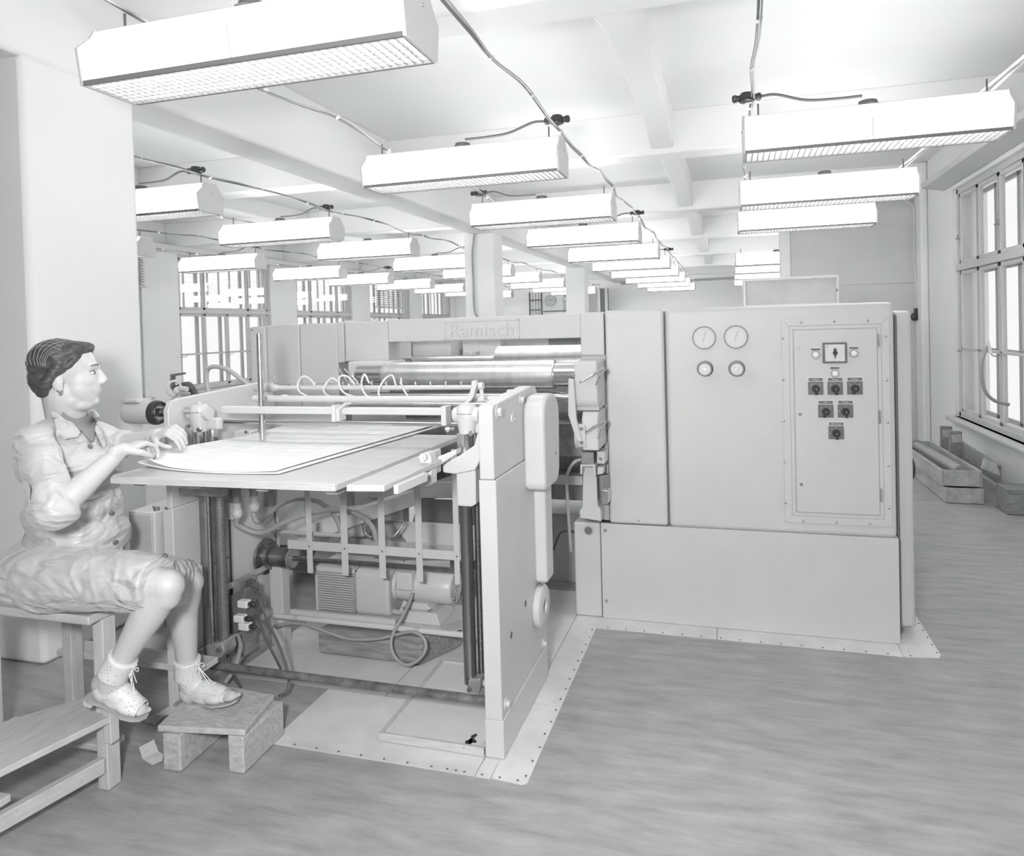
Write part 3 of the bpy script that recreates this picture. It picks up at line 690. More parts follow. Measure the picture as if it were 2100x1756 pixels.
# pedestal with the round hole, post, clamp blocks
ft = MB().box(-.806, -.668, 3.572, 3.98, .004, .490).build('pedestal', cast, pr_, bevel=.010, seg=3)
p = at(1207, 1088, y=3.57); MB().lathe(p, (0, -.004, 0), [(0, .026), (.5, .026), (1, .022), (1, .02)], 24).build('hole_rim', paint_d, ft); MB().cyl(p + V(0, -.0015, 0), p + V(0, -.0045, 0), .0195, n=20).build('hole', blackish, ft)
pt = [at(1190, 1063, y=3.5), at(1233, 1070, y=3.5), at(1232, 1045, y=3.5), at(1226, 1038, y=3.5), at(1222, 950, y=3.5), at(1196, 950, y=3.5), at(1194, 1040, y=3.5), at(1188, 1048, y=3.5)]
MB().prism([(q.x, q.z) for q in pt], 1, 3.50, 3.58).build('lever_post', cast, pr_, bevel=.004)
def pbox(pts, y0, y1, nm, m, par, bev=.003):
    q = [at(px, py, y=y0) for px, py in pts]
    return MB().prism([(p.x, p.z) for p in q], 1, y0, y1).build(nm, m, par, bevel=bev)
pbox([(1192, 927), (1217, 928), (1218, 953), (1192, 952)], 3.44, 3.52, 'clamp_block', greased, pr_)
pbox([(1190, 953), (1220, 953), (1221, 976), (1217, 976), (1216, 957), (1194, 957), (1193, 974), (1190, 973)], 3.43, 3.53, 'clamp_fork', cast, pr_, .001)
cb2 = pbox([(1224, 926), (1240, 927), (1240, 952), (1224, 951)], 3.45, 3.55, 'clamp_block', cast, pr_)
p = at(1232, 941, y=3.449); MB().cyl(p, p + V(0, -.006, 0), .0085, n=14).torus(p + V(0, -.006, 0), (0, 1, 0), .005, .0012, 12, 6).build('socket_screw', steel, cb2)
pbox([(1225, 958), (1237, 958), (1237, 972), (1225, 974)], 3.46, 3.52, 'clamp_block', paint, pr_)
pbox([(1228, 975), (1246, 975), (1247, 1030), (1230, 1030)], 3.5, 3.56, 'damper', steel_d, pr_)
pbox([(1232, 1006), (1246, 1006), (1247, 1034), (1233, 1034)], 3.47, 3.56, 'damper_cup', steel, pr_)
# cylinders
def roller(nm, x0, x1, y, z, r, m, rj, xj0, xj1, par):
    o = MB().lathe((x0, y, z), (x1 - x0, 0, 0), [(0, r - .006), (.006 / (x1 - x0), r), (1 - .006 / (x1 - x0), r), (1, r - .006)], 56).build(nm, m, par)
    MB().cyl((xj0, y, z), (x0 + .001, y, z), rj, n=40).build('journal', steel, o)
    MB().cyl((x1 - .001, y, z), (xj1, y, z), rj, n=40).build('journal', steel, o)
    return o
rc = roller('cylinder', -1.775, -.842, 3.42, 1.266, .072, steel_b, .060, -1.93, -.70, pr_)
mk = MB()
roller('cylinder', -1.31, -.78, 3.92, 1.300, .098, steel_b, .05, -1.85, -.70, pr_)
roller('cylinder', -1.86, -.86, 3.40, 1.158, .024, steel, .013, -1.9, -.76, pr_)
MB().lathe((-.86, 3.40, 1.158), (.10, 0, 0), [(0, .022), (.35, .021), (.9, .013), (1, .010)], 20).build('cone', steel, pr_)
roller('cylinder', -1.95, -.90, 3.28, 1.128, .020, steel_b, .01, -2.0, -.86, pr_)
# panels visible under the beam
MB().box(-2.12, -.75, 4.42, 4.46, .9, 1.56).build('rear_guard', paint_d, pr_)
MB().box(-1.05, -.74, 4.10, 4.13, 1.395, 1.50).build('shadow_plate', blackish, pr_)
bp_ = MB().box(-2.02, -1.66, 4.05, 4.3, 1.2, 1.437).build('inner_box', paint, pr_, bevel=.006)
MB().box(-1.64, -1.38, 4.2, 4.3, 1.2, 1.437).build('inner_box', paint, pr_, bevel=.006)
q = at(965, 727, y=4.1); lk = MB().box(q.x - .04, q.x + .035, 4.1, 4.17, q.z - .018, q.z + .018).build('latch_block', paint_d, pr_, bevel=.003)
MB().cyl((q.x, 4.1, q.z), (q.x, 4.085, q.z), .013, n=14).build('latch_knob', paint, lk)
q0, q1, q2 = at(945, 716, y=4.1), at(946, 730, y=4.1), at(962, 741, y=4.1)
MB().tube([q0, q1, q2], .008, 8, 5).build('hose', rubber_d, pr_)
# left side frame and its housing
MB().box(-2.120, -1.848, 3.60, 3.9, 1.335, 1.560).build('side_frame', paint, pr_, bevel=.006)
MB().box(-2.165, -2.122, 3.59, 3.9, 1.33, 1.562).build('side_frame', cast, pr_, bevel=.004)
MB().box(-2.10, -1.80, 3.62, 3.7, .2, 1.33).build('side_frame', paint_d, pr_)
a = at(712, 742, y=3.40); b = at(797, 790, y=3.40)
MB().box(a.x, b.x, 3.40, 3.62, b.z - .06, a.z).build('bearing_housing', paint, pr_, bevel=.012, seg=3)
lc = MB().box(-2.415, -2.168, 3.60, 4.35, .25, 1.558).build('left_casing', paint, pr_, bevel=.008)
lc2 = MB().box(-2.640, -2.419, 3.60, 4.35, .25, 1.556).build('left_casing', paint, pr_, bevel=.008)
MB().box(-2.76, -2.645, 3.60, 4.35, .25, 1.550).build('left_casing', paint, pr_, bevel=.012)
q = at(517, 677, y=3.598); MB().cyl((q.x, 3.6, q.z), (q.x, 3.592, q.z), .004, n=8).build('screw', steel_d, lc)
MB().box(-2.72, -2.20, 3.62, 4.3, .1, 1.52).build('inner_casing', seam_m, pr_)
for px, py in ((717, 659), (1051 - 200 - 84, 657), (803, 655)):
    q = at(px, py, y=3.75); MB().box(q.x - .016, q.x + .016, 3.73, 3.77, q.z - .012, q.z + .006).build('lifting_lug', cast, pr_)
# greasing hoses with fittings
def grease(p0, p1, r=.0062):
    a, b = at(*p0, y=3.34), at(*p1, y=3.345); d = (b - a); o = MB().cyl(a, a + d * .45, r, n=10).build('grease_hose', rubber, pr_)
    f = MB(); c = a + d * .45
    f.lathe(c, d * .55, [(0, r * 1.25), (.22, r * 1.25), (.23, r * .7), (.32, r * .7), (.33, r * 1.2), (.45, r * 1.2), (.46, r * .7), (.55, r * .7), (.56, r * 1.1), (.7, r * 1.1), (.72, r * .55), (.84, r * .55), (.85, r * .8), (1, r * .6)], 8)
    f.build('grease_nipple', steel, o)
grease((1240, 754), (1189, 785)); grease((1241, 757), (1221, 790), .0055); grease((1242, 861), (1193, 893)); grease((1243, 864), (1226, 900), .0055)
grease((706, 757), (738, 790)); grease((694, 755), (716, 790), .0055)
# hanging hoses between panel and cabinet
MB().tube([at(1192, 942, y=3.46), at(1176, 950, y=3.45), at(1163, 975, y=3.45), at(1163, 1010, y=3.45), at(1166, 1060, y=3.47), at(1171, 1130, y=3.5)], .0085, 10, 6).build('grey_hose', rubber, pr_)
MB().tube([at(1135, 1128, y=3.7), at(1146, 1098, y=3.7), at(1158, 1090, y=3.7), at(1182, 1091, y=3.7)], .006, 8, 6).build('pipe', rubber_d, pr_)
# machine bed seen through the gap
MB().box(-1.9, -.82, 3.9, 4.4, .52, 1.02).build('dark_bed', steel_d, pr_, bevel=.004)
MB().box(-1.9, -.78, 3.725, 4.3, .80, .98).build('bed_rail', greased, pr_, bevel=.004)
MB().box(-1.25, -.79, 3.75, 4.3, .64, .69).build('bed_rail', paint_d, pr_, bevel=.004)
MB().box(-1.7, -.81, 4.04, 4.5, .0, .40).build('bed_foot', paint_d, pr_, bevel=.004)
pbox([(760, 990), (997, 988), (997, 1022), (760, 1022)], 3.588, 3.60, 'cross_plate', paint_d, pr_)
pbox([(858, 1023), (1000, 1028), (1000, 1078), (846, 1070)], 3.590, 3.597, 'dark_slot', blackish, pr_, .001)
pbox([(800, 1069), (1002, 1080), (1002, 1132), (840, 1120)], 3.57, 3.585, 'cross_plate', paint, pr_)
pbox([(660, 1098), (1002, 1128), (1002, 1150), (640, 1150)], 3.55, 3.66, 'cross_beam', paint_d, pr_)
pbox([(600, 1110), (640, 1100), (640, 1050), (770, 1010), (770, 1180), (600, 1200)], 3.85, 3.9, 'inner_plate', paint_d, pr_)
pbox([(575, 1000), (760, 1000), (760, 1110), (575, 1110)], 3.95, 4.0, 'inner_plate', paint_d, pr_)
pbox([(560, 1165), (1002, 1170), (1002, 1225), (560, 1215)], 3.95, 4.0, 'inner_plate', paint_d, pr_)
# slanting channel
c0, c1 = at(610, 1100, y=3.25), at(935, 990, y=3.75)
MB().bar(c0 + V(0, 0, .0), c1, .05, .085).build('slanting_channel', paint, pr_, bevel=.004)
MB().prism([(q.x, q.z) for q in (at(655, 1050, y=3.5), at(745, 1040, y=3.5), at(748, 1105, y=3.5), at(650, 1105, y=3.5))], 1, 3.5, 3.6).build('rounded_casting', cast, pr_, bevel=.03, seg=4)

# ================================================================ SHEET FEEDER / DELIVERY FRAME
fd = thing('sheet_feeder', 'grey sheet delivery frame with thick side plate, steel columns and cross rods', 'machine frame', (-1.45, 2.5, 0))
sp_ = MB().prism([(2.303, .979), (2.303, 1.222), (2.315, 1.236), (2.80, 1.262), (2.86, 1.256), (2.90, 1.22), (2.92, 1.16), (2.925, .979)], 0, -.849, -.795).build('side_plate', cast, fd, bevel=.006, seg=3)
MB().box(-.853, -.790, 2.303, 2.925, .140, .978).build('side_plate', cast, fd, bevel=.004)
MB().box(-.857, -.787, 2.306, 2.921, .004, .139).build('plate_foot', cast, fd, bevel=.004)
bo = MB()
for (y, z, r) in ((2.361, 1.208, .016), (2.639, 1.222, .012), (2.349, .179, .012), (2.866, .166, .012)):
    b_ = MB(); b_.lathe((-.796 if z > .9 else -.791, y, z), (.004, 0, 0), [(0, r * 1.7), (1, r * 1.7)], 20); b_.lathe((-.792 if z > .9 else -.787, y, z), (.012, 0, 0), [(0, r), (1, r)], 6, smooth=False)
    b_.build('hex_bolt', cast, sp_)
MB().lathe((-.796, 2.531, 1.163), (.006, 0, 0), [(0, .021), (1, .019), (1, .010), (.3, .009)], 20, cap=False).build('eyelet', cast, sp_)
for (y, z) in ((2.431, .387), (2.62, .430)): MB().cyl((-.7915, y, z), (-.7895, y, z), .013, n=16).build('plug_hole', seam_m, sp_)
# chain guards on the outer side
def rounded(y0, y1, z0, z1, r, n=6):
    pts = []
    for cy, cz, a0 in ((y1 - r, z0 + r, -90), (y1 - r, z1 - r, 0), (y0 + r, z1 - r, 90), (y0 + r, z0 + r, 180)):
        for k in range(n + 1): a = math.radians(a0 + 90 * k / n); pts.append((cy + r * math.cos(a), cz + r * math.sin(a)))
    return pts
g1 = [(2.660, .88), (2.664, 1.15)] + [(2.74 - .075 * math.cos(math.radians(a)), 1.155 + .075 * math.sin(math.radians(a))) for a in range(10, 91, 16)] + [(2.82 + .10 * math.sin(math.radians(a)), 1.13 + .10 * math.cos(math.radians(a))) for a in range(0, 91, 15)] + [(2.905, .91), (2.885, .872), (2.85, .858), (2.68, .858)]
MB().prism(g1, 0, -.795, -.708).build('chain_guard', MATS['light_cast_enamel'], fd, bevel=.016, seg=4)
MB().prism(rounded(2.775, 2.89, .455, .862, .018), 0, -.793, -.742).build('chain_guard', cast, fd, bevel=.010, seg=3)
q = V(-.7075, 2.83, .98); MB().cyl(q, q + V(.003, 0, 0), .005, n=10).build('screw', steel_d, fd)
MB().lathe((-.793, 2.79, .357), (.036, 0, 0), [(0, .078), (.25, .086), (.85, .086), (1, .078), (1, .028), (.6, .026), (0, .026)], 36, cap=False).build('wheel_boss', cast, fd)
MB().cyl((-.793, 2.79, .357), (-.78, 2.79, .357), .027, n=20).build('axle_end', steel_d, fd)
MB().cyl((-.775, 2.78, .452), (-.775, 2.78, .44), .008, n=10).build('screw', steel, fd)
# left side plate, its arm and box
lp = MB().box(-2.255, -2.205, 2.36, 3.06, .10, .80).build('side_plate', paint, fd, bevel=.004)
MB().prism([(2.36, .80), (2.36, 1.205), (2.38, 1.235), (2.42, 1.245), (2.95, 1.27), (3.02, 1.25), (3.06, 1.19), (3.06, .80)], 0, -2.235, -2.208).build('side_plate', cast, fd, bevel=.005, seg=3)
MB().box(-2.24, -2.21, 2.37, 3.0, .02, .11).build('plate_foot', paint_d, fd, bevel=.004)
for s, dz in ((.33, 0), (.66, .0)):
    MB().box(-2.204, -2.200, 2.36 + s, 2.366 + s, .12, .79).build('seam', seam_m, lp)
MB().bar((-2.2, 2.42, .50), (-2.2, 2.68, .50), .004, .004).build('seam', seam_m, lp)
MB().bar((-2.17, 2.45, .165), (-2.17, 3.05, .165), .03, .03).bar((-2.17, 2.62, .385), (-2.17, 3.0, .385), .012, .022).build('angle_rail', paint_d, fd)
MB().prism([(2.92, .0), (2.98, .0), (2.98, .42), (2.92, .42)], 0, -2.17, -2.10).build('stanchion', paint, fd, bevel=.003)
bx_ = MB().box(-2.40, -2.27, 2.33, 2.75, .30, .79).build('switch_box', paint, fd, bevel=.005)
MB().box(-2.392, -2.278, 2.330, 2.324, .31, .78).build('box_lid', paint_d, bx_, bevel=.003)
for px, py in ((316, 1040), (341, 1042), (344, 1140)): q = at(px, py, y=2.323); MB().cyl(q, q + V(0, -.004, 0), .005, n=10).build('screw', steel, bx_)
MB().cyl((-2.285, 2.36, .79), (-2.285, 2.36, .805), .012, n=12).build('cable_gland', steel_d, bx_)
MB().box(-2.68, -2.40, 2.60, 2.80, .004, .42).build('floor_casing', paint, fd, bevel=.006)
# cross rods
zt = 1.197
def rod(nm, x0, x1, y, z, r, m, n=20): return MB().cyl((x0, y, z), (x1, y, z), r, n=n).build(nm, m, fd)
MB().bar((-2.02, 2.45, zt), (-1.03, 2.45, zt), .028, .028).build('cross_bar', cast, fd, bevel=.004)
rod('cross_rod', -.93, -.85, 2.45, 1.190, .017, steel); rod('cross_rod', -2.20, -2.13, 2.45, 1.190, .017, steel)
rod('cross_rod', -2.02, -.85, 2.65, 1.222, .0135, cast)
rod('cross_rod', -2.10, -.85, 2.56, 1.133, .009, steel)
rod('cross_rod', -2.02, -.86, 2.80, 1.150, .010, steel_d)
# cock tube with little taps
zc = 1.251; yc = 2.86
ct = rod('air_tube', -2.08, -1.03, yc, zc, .0105, cast)
MB().bar((-2.06, yc - .002, zc + .018), (-1.04, yc - .002, zc + .018), .003, .002).build('thin_rail', steel, fd)
tap0 = None
for k in range(15):
    x = -2.055 + k * .0715 - .0
    if tap0 is None:
        mb = MB(); mb.cyl((x, yc, zc + .006), (x, yc, zc + .022), .0035, n=8).ball((x, yc - .004, zc + .020), .0062, 8, 6).cyl((x - .004, yc - .006, zc + .023), (x + .006, yc - .006, zc + .030), .003, n=6)
        tap0 = mb.build('air_tap', steel, fd); tx = x
    else:
        c = tap0.copy(); COL.objects.link(c); c.location = Vector(tap0.location) + V(x - tx, 0, 0)
def loop(pts, r=.0042, ys=None, nm='air_hose', m=None):
    q = [at(px, py, y=(ys[i] if ys else 2.84)) for i, (px, py) in enumerate(pts)]
    return MB().tube(q, r, 8, 6).build(nm, m or clearhose, fd)
yy = [2.84, 2.84, 2.83, 2.80, 2.76, 2.74]
loop([(646, 791), (636, 778), (622, 772), (611, 785), (614, 803), (636, 816)], ys=yy)
loop([(692, 782), (680, 776), (668, 788), (664, 803), (676, 813), (694, 816)], ys=yy)
loop([(728, 789), (712, 772), (697, 773), (696, 790), (706, 806), (730, 815)], ys=yy)
loop([(757, 786), (748, 768), (742, 780), (742, 795), (750, 810), (764, 815)], ys=yy)
loop([(812, 791), (804, 770), (790, 777), (780, 792), (776, 806), (778, 812)], ys=yy)
loop([(822, 775), (824, 790), (830, 803), (836, 812)], ys=yy[:4])
loop([(574, 814), (582, 811), (596, 814), (602, 817)], ys=[2.8] * 4)
# thick hose arching at the left and its end fitting
MB().tube([at(536, 797, y=2.90), at(519, 796, y=2.92), at(497, 780, y=2.98), at(470, 760, y=3.02), at(443, 752, y=3.05), at(426, 758, y=3.06), at(424, 785, y=3.06), at(430, 812, y=3.05), at(433, 826, y=3.0)], .0115, 12, 8).build('air_hose', rubber_l := mat('pale_grey_hose', .50, .5), fd)
q = at(552, 795, y=2.86); MB().lathe(q + V(-.04, 0, .0), (.09, 0, 0), [(0, .014), (.2, .020), (.55, .024), (.8, .018), (1, .012)], 16).build('hose_fitting', cast, fd)
q = at(556, 776, y=2.86); MB().bar(q + V(-.02, 0, 0), q + V(.02, 0, .005), .008, .004).cyl(q, q + V(0, 0, -.03), .004, n=8).build('cock_handle', cast, fd)
# heads on the columns
def head(x, y, z, par):
    h = MB()
    h.lathe((x, y, z - .075), (0, 0, .115), [(0, .030), (.25, .034), (.55, .040), (.8, .041), (.92, .036), (1, .024)], 28)
    h.lathe((x - .05, y, z + .0), (.10, 0, 0), [(0, .027), (.1, .030), (.9, .030), (1, .027)], 24)
    o = h.build('column_head', cast, par)
    j = MB(); j.lathe((x, y, z + .006), (0, 0, .002), [(0, .0418), (1, .0418)], 28); j.build('split_line', seam_m, o)
    l = MB(); l.obox((x + .055, y + .02, z - .045), (.06, .035, .05)); l.build('clamp_lug', cast, o, bevel=.008, seg=3)
    MB().lathe((x + .03, y - .036, z - .062), (0, -.012, 0), [(0, .010), (1, .010)], 6, smooth=False).build('hex_bolt', steel, o)
    MB().lathe((x - .045, y - .015, z - .052), (-.014, 0, 0), [(0, .008), (1, .008)], 6, smooth=False).build('hex_bolt', steel, o)
    MB().lathe((x, y, z + .04), (0, 0, .008), [(0, .010), (1, .009)], 10).build('oil_cap', cast, o)
    return o
head(-2.15, 2.47, 1.178, fd); head(-.945, 2.45, 1.185, fd)
for x, r0, r1 in ((-2.125, .032, .026), (-.950, .023, .012)): pass
MB().cyl((-2.160, 2.47, 1.00), (-2.160, 2.47, 1.11), .025, n=28).cyl((-2.115, 2.50, 1.00), (-2.115, 2.50, 1.11), .022, n=28).build('column_tube', steel, fd)
# columns under the table
cl = MB().cyl((-2.128, 2.46, .17), (-2.128, 2.46, 1.0), .0265, n=28).build('column', steel_d, fd)
def screw(x, y, z0, z1, r, nm, m, par, pitch=.0065):
    n = int((z1 - z0) / pitch); prof = []
    for i in range(n): t = i / n; prof += [(t, r), (t + .45 / n, r * 1.0), (t + .5 / n, r * .80), (t + .95 / n, r * .80)]
    prof.append((1, r)); return MB().lathe((x, y, z0), (0, 0, z1 - z0), prof, 16).build(nm, m, par)
screw(-2.068, 2.47, .18, 1.0, .0225, 'lifting_screw', steel_d, cl, .010)
screw(-2.100, 2.44, .19, .98, .010, 'bright_screw', steel, cl, .007)
pbox([(420, 1325), (455, 1318), (460, 1340), (452, 1352), (425, 1352)], 2.42, 2.50, 'foot_bracket', greased, fd, .005)
q = at(450, 1332, y=2.415); MB().cyl(q, q + V(0, -.010, 0), .010, n=12).build('hex_bolt', steel_d, fd)
cr = MB().cyl((-.9485, 2.42, .20), (-.9485, 2.42, 1.10), .0235, n=28).build('column', MATS['oily_dark_steel'], fd)
cr.data.materials[0] = mat('used_steel', .30, .26, .9, var=.25, scale=7, stretch=(4, 4, .5))
MB().cyl((-.9485, 2.4195, .985), (-.9485, 2.4195, 1.12), .0245, n=28).build('column_tube', steel, fd)
screw(-.912, 2.44, .20, 1.12, .0125, 'lifting_screw', MATS['used_steel'], cr, .0062)
pbox([(960, 1395), (985, 1392), (985, 1412), (982, 1424), (962, 1422), (958, 1410)], 2.39, 2.46, 'foot_bracket', greased, fd, .005)
q = at(963, 1414, y=2.388); MB().cyl(q, q + V(0, -.008, 0), .009, n=12).build('hex_bolt', steel_d, fd)
MB().cyl((-.93, 2.43, .20), (-.855, 2.43, .20), .011, n=12).build('stub_axle', cast, fd)
# lifting bracket at the right
def pq(pts, y): return [(at(a_, b_, y=y).x, at(a_, b_, y=y).z) for a_, b_ in pts]
lb_ = MB().prism(pq([(935, 970), (965, 958), (975, 960), (976, 1035), (966, 1040), (938, 1038)], 2.375), 1, 2.375, 2.46).build('lift_block', cast, fd, bevel=.004)
MB().prism(pq([(906, 950), (940, 936), (972, 914), (980, 882), (994, 868), (997, 890), (993, 915), (984, 945), (974, 965), (935, 973), (908, 970)], 2.36), 1, 2.36, 2.47).build('lift_bracket', cast, fd, bevel=.006, seg=3)
MB().prism(pq([(892, 922), (902, 920), (903, 935), (944, 918), (944, 928), (909, 950), (903, 952), (903, 968), (893, 970)], 2.34), 1, 2.30, 2.35).build('bracket_arm', cast, fd, bevel=.003)
MB().prism(pq([(868, 928), (884, 925), (891, 935), (892, 990), (884, 994), (876, 993), (880, 984), (876, 955), (868, 945)], 2.25), 1, 2.22, 2.27).build('latch_lever', cast, fd, bevel=.003)
q = at(870, 937, y=2.215); MB().cyl(q, q + V(0, -.014, 0), .013, n=20).cyl(q + V(0, -.014, 0), q + V(0, -.020, 0), .006, n=12).build('pivot_bolt', cast, fd)
q = at(880, 990, y=2.215); MB().cyl(q, q + V(0, -.008, 0), .005, n=10).build('pivot_bolt', cast, fd)
MB().prism(pq([(985, 927), (998, 925), (998, 940), (992, 942), (990, 948), (984, 952)], 2.42), 1, 2.42, 2.46).build('guide_lug', cast, fd, bevel=.003)
# slider blocks on the cross bar
for x in (at(690, 840, y=2.43).x, ):
    MB().box(x - .022, x - .004, 2.425, 2.475, zt - .042, zt + .022).build('slider', cast, fd, bevel=.003)
    MB().prism([(x + .008, zt - .036), (x + .024, zt - .036), (x + .022, zt + .006), (x + .050, zt + .026), (x + .046, zt + .034), (x + .006, zt + .008)], 1, 2.41, 2.46).build('stop_arm', cast, fd, bevel=.002)
x = at(912, 850, y=2.43).x
MB().box(x - .012, x + .008, 2.42, 2.475, zt - .05, zt + .022).build('slider', cast, fd, bevel=.003)
MB().lathe((x + .01, 2.43, zt - .055), (0, 0, -.02), [(0, .008), (.4, .012), (1, .003)], 10).build('wing_screw', cast, fd)
# forked lever on the right head
MB().prism(pq([(966, 782), (973, 780), (978, 790), (974, 800), (972, 812), (966, 822), (958, 828), (955, 822), (962, 806), (966, 796)], 2.52), 1, 2.52, 2.55).build('fork_lever', cast, fd, bevel=.003)
q = at(986, 792, y=2.53); MB().cyl(q + V(-.006, 0, 0), q + V(.010, 0, 0), .014, n=20).bar(q, q + V(.006, 0, -.045), .006, .014).build('clamp_eye', cast, fd)
q = at(1046, 807, y=2.7); MB().obox(q, (.022, .03, .03)).obox(q + V(-.02, 0, -.008), (.016, .03, .02)).build('rod_clamp', cast, fd, bevel=.003)
# small bits on the left between rod and table
q = at(523, 818, y=2.66); MB().ball(q + V(.0, 0, 0), (.018, .016, .012)).cyl(q + V(.02, 0, .0), q + V(.02, 0, .025), .006, n=10).build('ball_joint', cast, fd)
q = at(505, 893, y=2.75); MB().obox(q, (.09, .06, .05)).build('bearing_block', cast, fd, bevel=.006)
q = at(505, 886, y=2.70); MB().cyl(q, q + V(0, -.006, 0), .007, n=10).build('screw', steel, fd)
q = at(480, 862, y=2.9); MB().box(-2.20, -1.80, 2.95, 2.98, .98, 1.15).build('shield', cast, fd, bevel=.003)
# upright bright pole
q0, q1 = at(531, 685, y=2.52), at(543, 880, y=2.52)
MB().cyl((q0.x, 2.52, 1.064), (q0.x, 2.52, q0.z), .0125, n=24).build('guide_pole', steel, fd)
# drum with toothed ring at the far left
q = at(300, 846, y=2.62)
dm = MB().lathe((q.x - .10, 2.62, q.z), (.15, 0, 0), [(0, .050), (.1, .053), (1, .053)], 32).build('drive_drum', paint, fd)
MB().lathe((q.x + .05, 2.62, q.z), (.03, 0, 0), [(0, .056), (.6, .056), (1, .050), (1, .044), (.5, .043)], 36, cap=False).build('toothed_ring', black, dm)
tb = MB()
for k in range(22):
    a = 2 * PI * k / 22; tb.obox((q.x + .074, 2.62 + math.cos(a) * .036, q.z + math.sin(a) * .036), (.008, .005, .005))
tb.build('ring_teeth', steel, dm)
MB().cyl((q.x + .02, 2.62, q.z), (-2.235, 2.62, q.z + .004), .019, n=20).build('drive_shaft', steel, dm)
MB().box(q.x - .10, q.x - .01, 2.58, 2.66, q.z + .048, q.z + .062).build('drum_lid', cast, dm, bevel=.003)
q = at(357, 797, y=2.78)
MB().torus(q, (1, -.25, 0), .036, .006, 28, 8).build('handwheel', cast, fd); MB().ball(q + V(.02, 0, -.01), (.018, .02, .02)).cyl(q + V(.03, 0, -.0), q + V(.075, 0, -.003), .013, n=12).bar(q + V(-.02, 0, -.055), q + V(.05, 0, .0), .012, .006).build('wheel_hub', cast, fd)
# foot pipe
MB().cyl((-2.06, 2.35, .180), (-.853, 2.35, .180), .0155, n=18).build('foot_pipe', mat('chipped_pipe', .22, .4, .3, var=.6, scale=18, dark=.09), fd)
MB().cyl((-2.10, 2.85, .175), (-1.06, 2.85, .175), .0125, n=16).build('rear_pipe', paint, fd)
for px in (603, 850): q = at(px, 1270, y=2.85); MB().cyl((q.x, 2.85, .175), (q.x + .025, 2.85, .175), .0133, n=16).build('tape_band', paint_d, fd)
# hanging strips and flat bar
MB().box(-2.01, -1.098, 2.845, 2.852, .500, .540).build('flat_bar', cast, fd, bevel=.001)
for px0, px1, pb_ in ((629, 640, 1175), (700, 713, 1180), (777, 790, 1186), (853, 866, 1193), (931, 942, 1198)):
    a, b = at(px0 + 2, pb_, y=2.84), at(px1 + 2, pb_, y=2.84)
    s = MB().box(a.x, b.x, 2.838, 2.843, a.z, .985).build('hanging_strip', cast, fd, bevel=.0008)
    MB().lathe(((a.x + b.x) / 2, 2.838, .52), (0, -.003, 0), [(0, .005), (1, .003)], 10).build('rivet', steel, s)
# drive shaft with couplings
MB().cyl((-2.14, 2.93, .425), (-.853, 2.93, .425), .0125, n=18).build('drive_shaft', steel_d, fd).data.materials[0] = MATS['used_steel']
sc = MB().lathe((-2.20, 2.93, .425), (.15, 0, 0), [(0, .085), (.08, .085), (.1, .062), (.3, .060), (.32, .046), (.72, .046), (.74, .05), (1, .05)], 32).build('bearing', MATS['used_steel'], fd)
MB().lathe((-2.052, 2.93, .425), (.012, 0, 0), [(0, .05), (1, .05)], 26, smooth=False).build('notched_nut', greased, sc)
tb = MB()
for k in range(20): a = 2 * PI * k / 20; tb.obox((-2.040, 2.93 + math.cos(a) * .046, .425 + math.sin(a) * .046), (.012, .006, .006))
tb.build('nut_teeth', steel, sc)
MB().cyl((-2.14, 2.90, .56), (-1.72, 2.90, .56), .010, n=12).build('upper_bar', paint_d, fd)
# valve cluster and hoses under the table
vc = MB().obox(at(470, 1040, y=2.70), (.11, .06, .10)).build('valve_block', paint, fd, bevel=.004)
for px, py in ((487, 1052), (521, 1038)):
    q = at(px, py, y=2.60); o = MB().ball(q, (.024, .024, .028), 18, 12).cyl(q + V(0, 0, .02), q + V(0, 0, .05), .017, n=16).build('valve_bulb', cast, vc)
    MB().cyl(q + V(0, 0, .045), q + V(0, 0, .16), .018, n=14).build('valve_neck', greased, vc)
MB().tube([at(487, 1060, y=2.60), at(485, 1075, y=2.60), at(497, 1082, y=2.6), at(522, 1092, y=2.62), at(545, 1090, y=2.66), at(580, 1073, y=2.75), at(640, 1052, y=2.9), at(690, 1046, y=3.0), at(735, 1056, y=3.05), at(763, 1080, y=3.05), at(772, 1110, y=3.05)], .0125, 12, 6).build('air_hose', rubber, fd)
MB().tube([at(519, 1048, y=2.62), at(522, 1062, y=2.62), at(530, 1070, y=2.64), at(550, 1056, y=2.8), at(575, 1035, y=2.9), at(610, 1023, y=3.0), at(650, 1028, y=3.05), at(672, 1042, y=3.1)], .0115, 12, 6).build('air_hose', rubber, fd)
MB().tube([at(680, 1052, y=3.1), at(692, 1068, y=3.1), at(698, 1090, y=3.1), at(699, 1112, y=3.1)], .011, 12, 6).build('air_hose', rubber, fd)
MB().tube([at(745, 1075, y=3.3), at(750, 1095, y=3.3), at(762, 1104, y=3.3)], .010, 10, 6).tube([at(780, 1070, y=3.35), at(815, 1069, y=3.35), at(828, 1074, y=3.35), at(802, 1108, y=3.3)], .006, 8, 5).build('bent_pipe', steel_d, fd)
for dz in (0, .022): MB().tube([at(452, 1100 - dz * 100, y=2.75), at(480, 1090 - dz * 100, y=2.85), at(512, 1078 - dz * 100, y=2.95), at(545, 1060, y=3.0)], .0055, 8, 5).build('armoured_cable', steel, fd)
MB().tube([at(412, 1093, y=2.62), at(398, 1108, y=2.6), at(394, 1140, y=2.6), at(396, 1165, y=2.6)], .0065, 8, 5).build('armoured_cable', steel, fd)
MB().tube([at(457, 1213, y=2.7), at(485, 1196, y=2.75), at(505, 1184, y=2.8), at(520, 1183, y=2.86)], .006, 8, 5).build('armoured_cable', steel, fd)
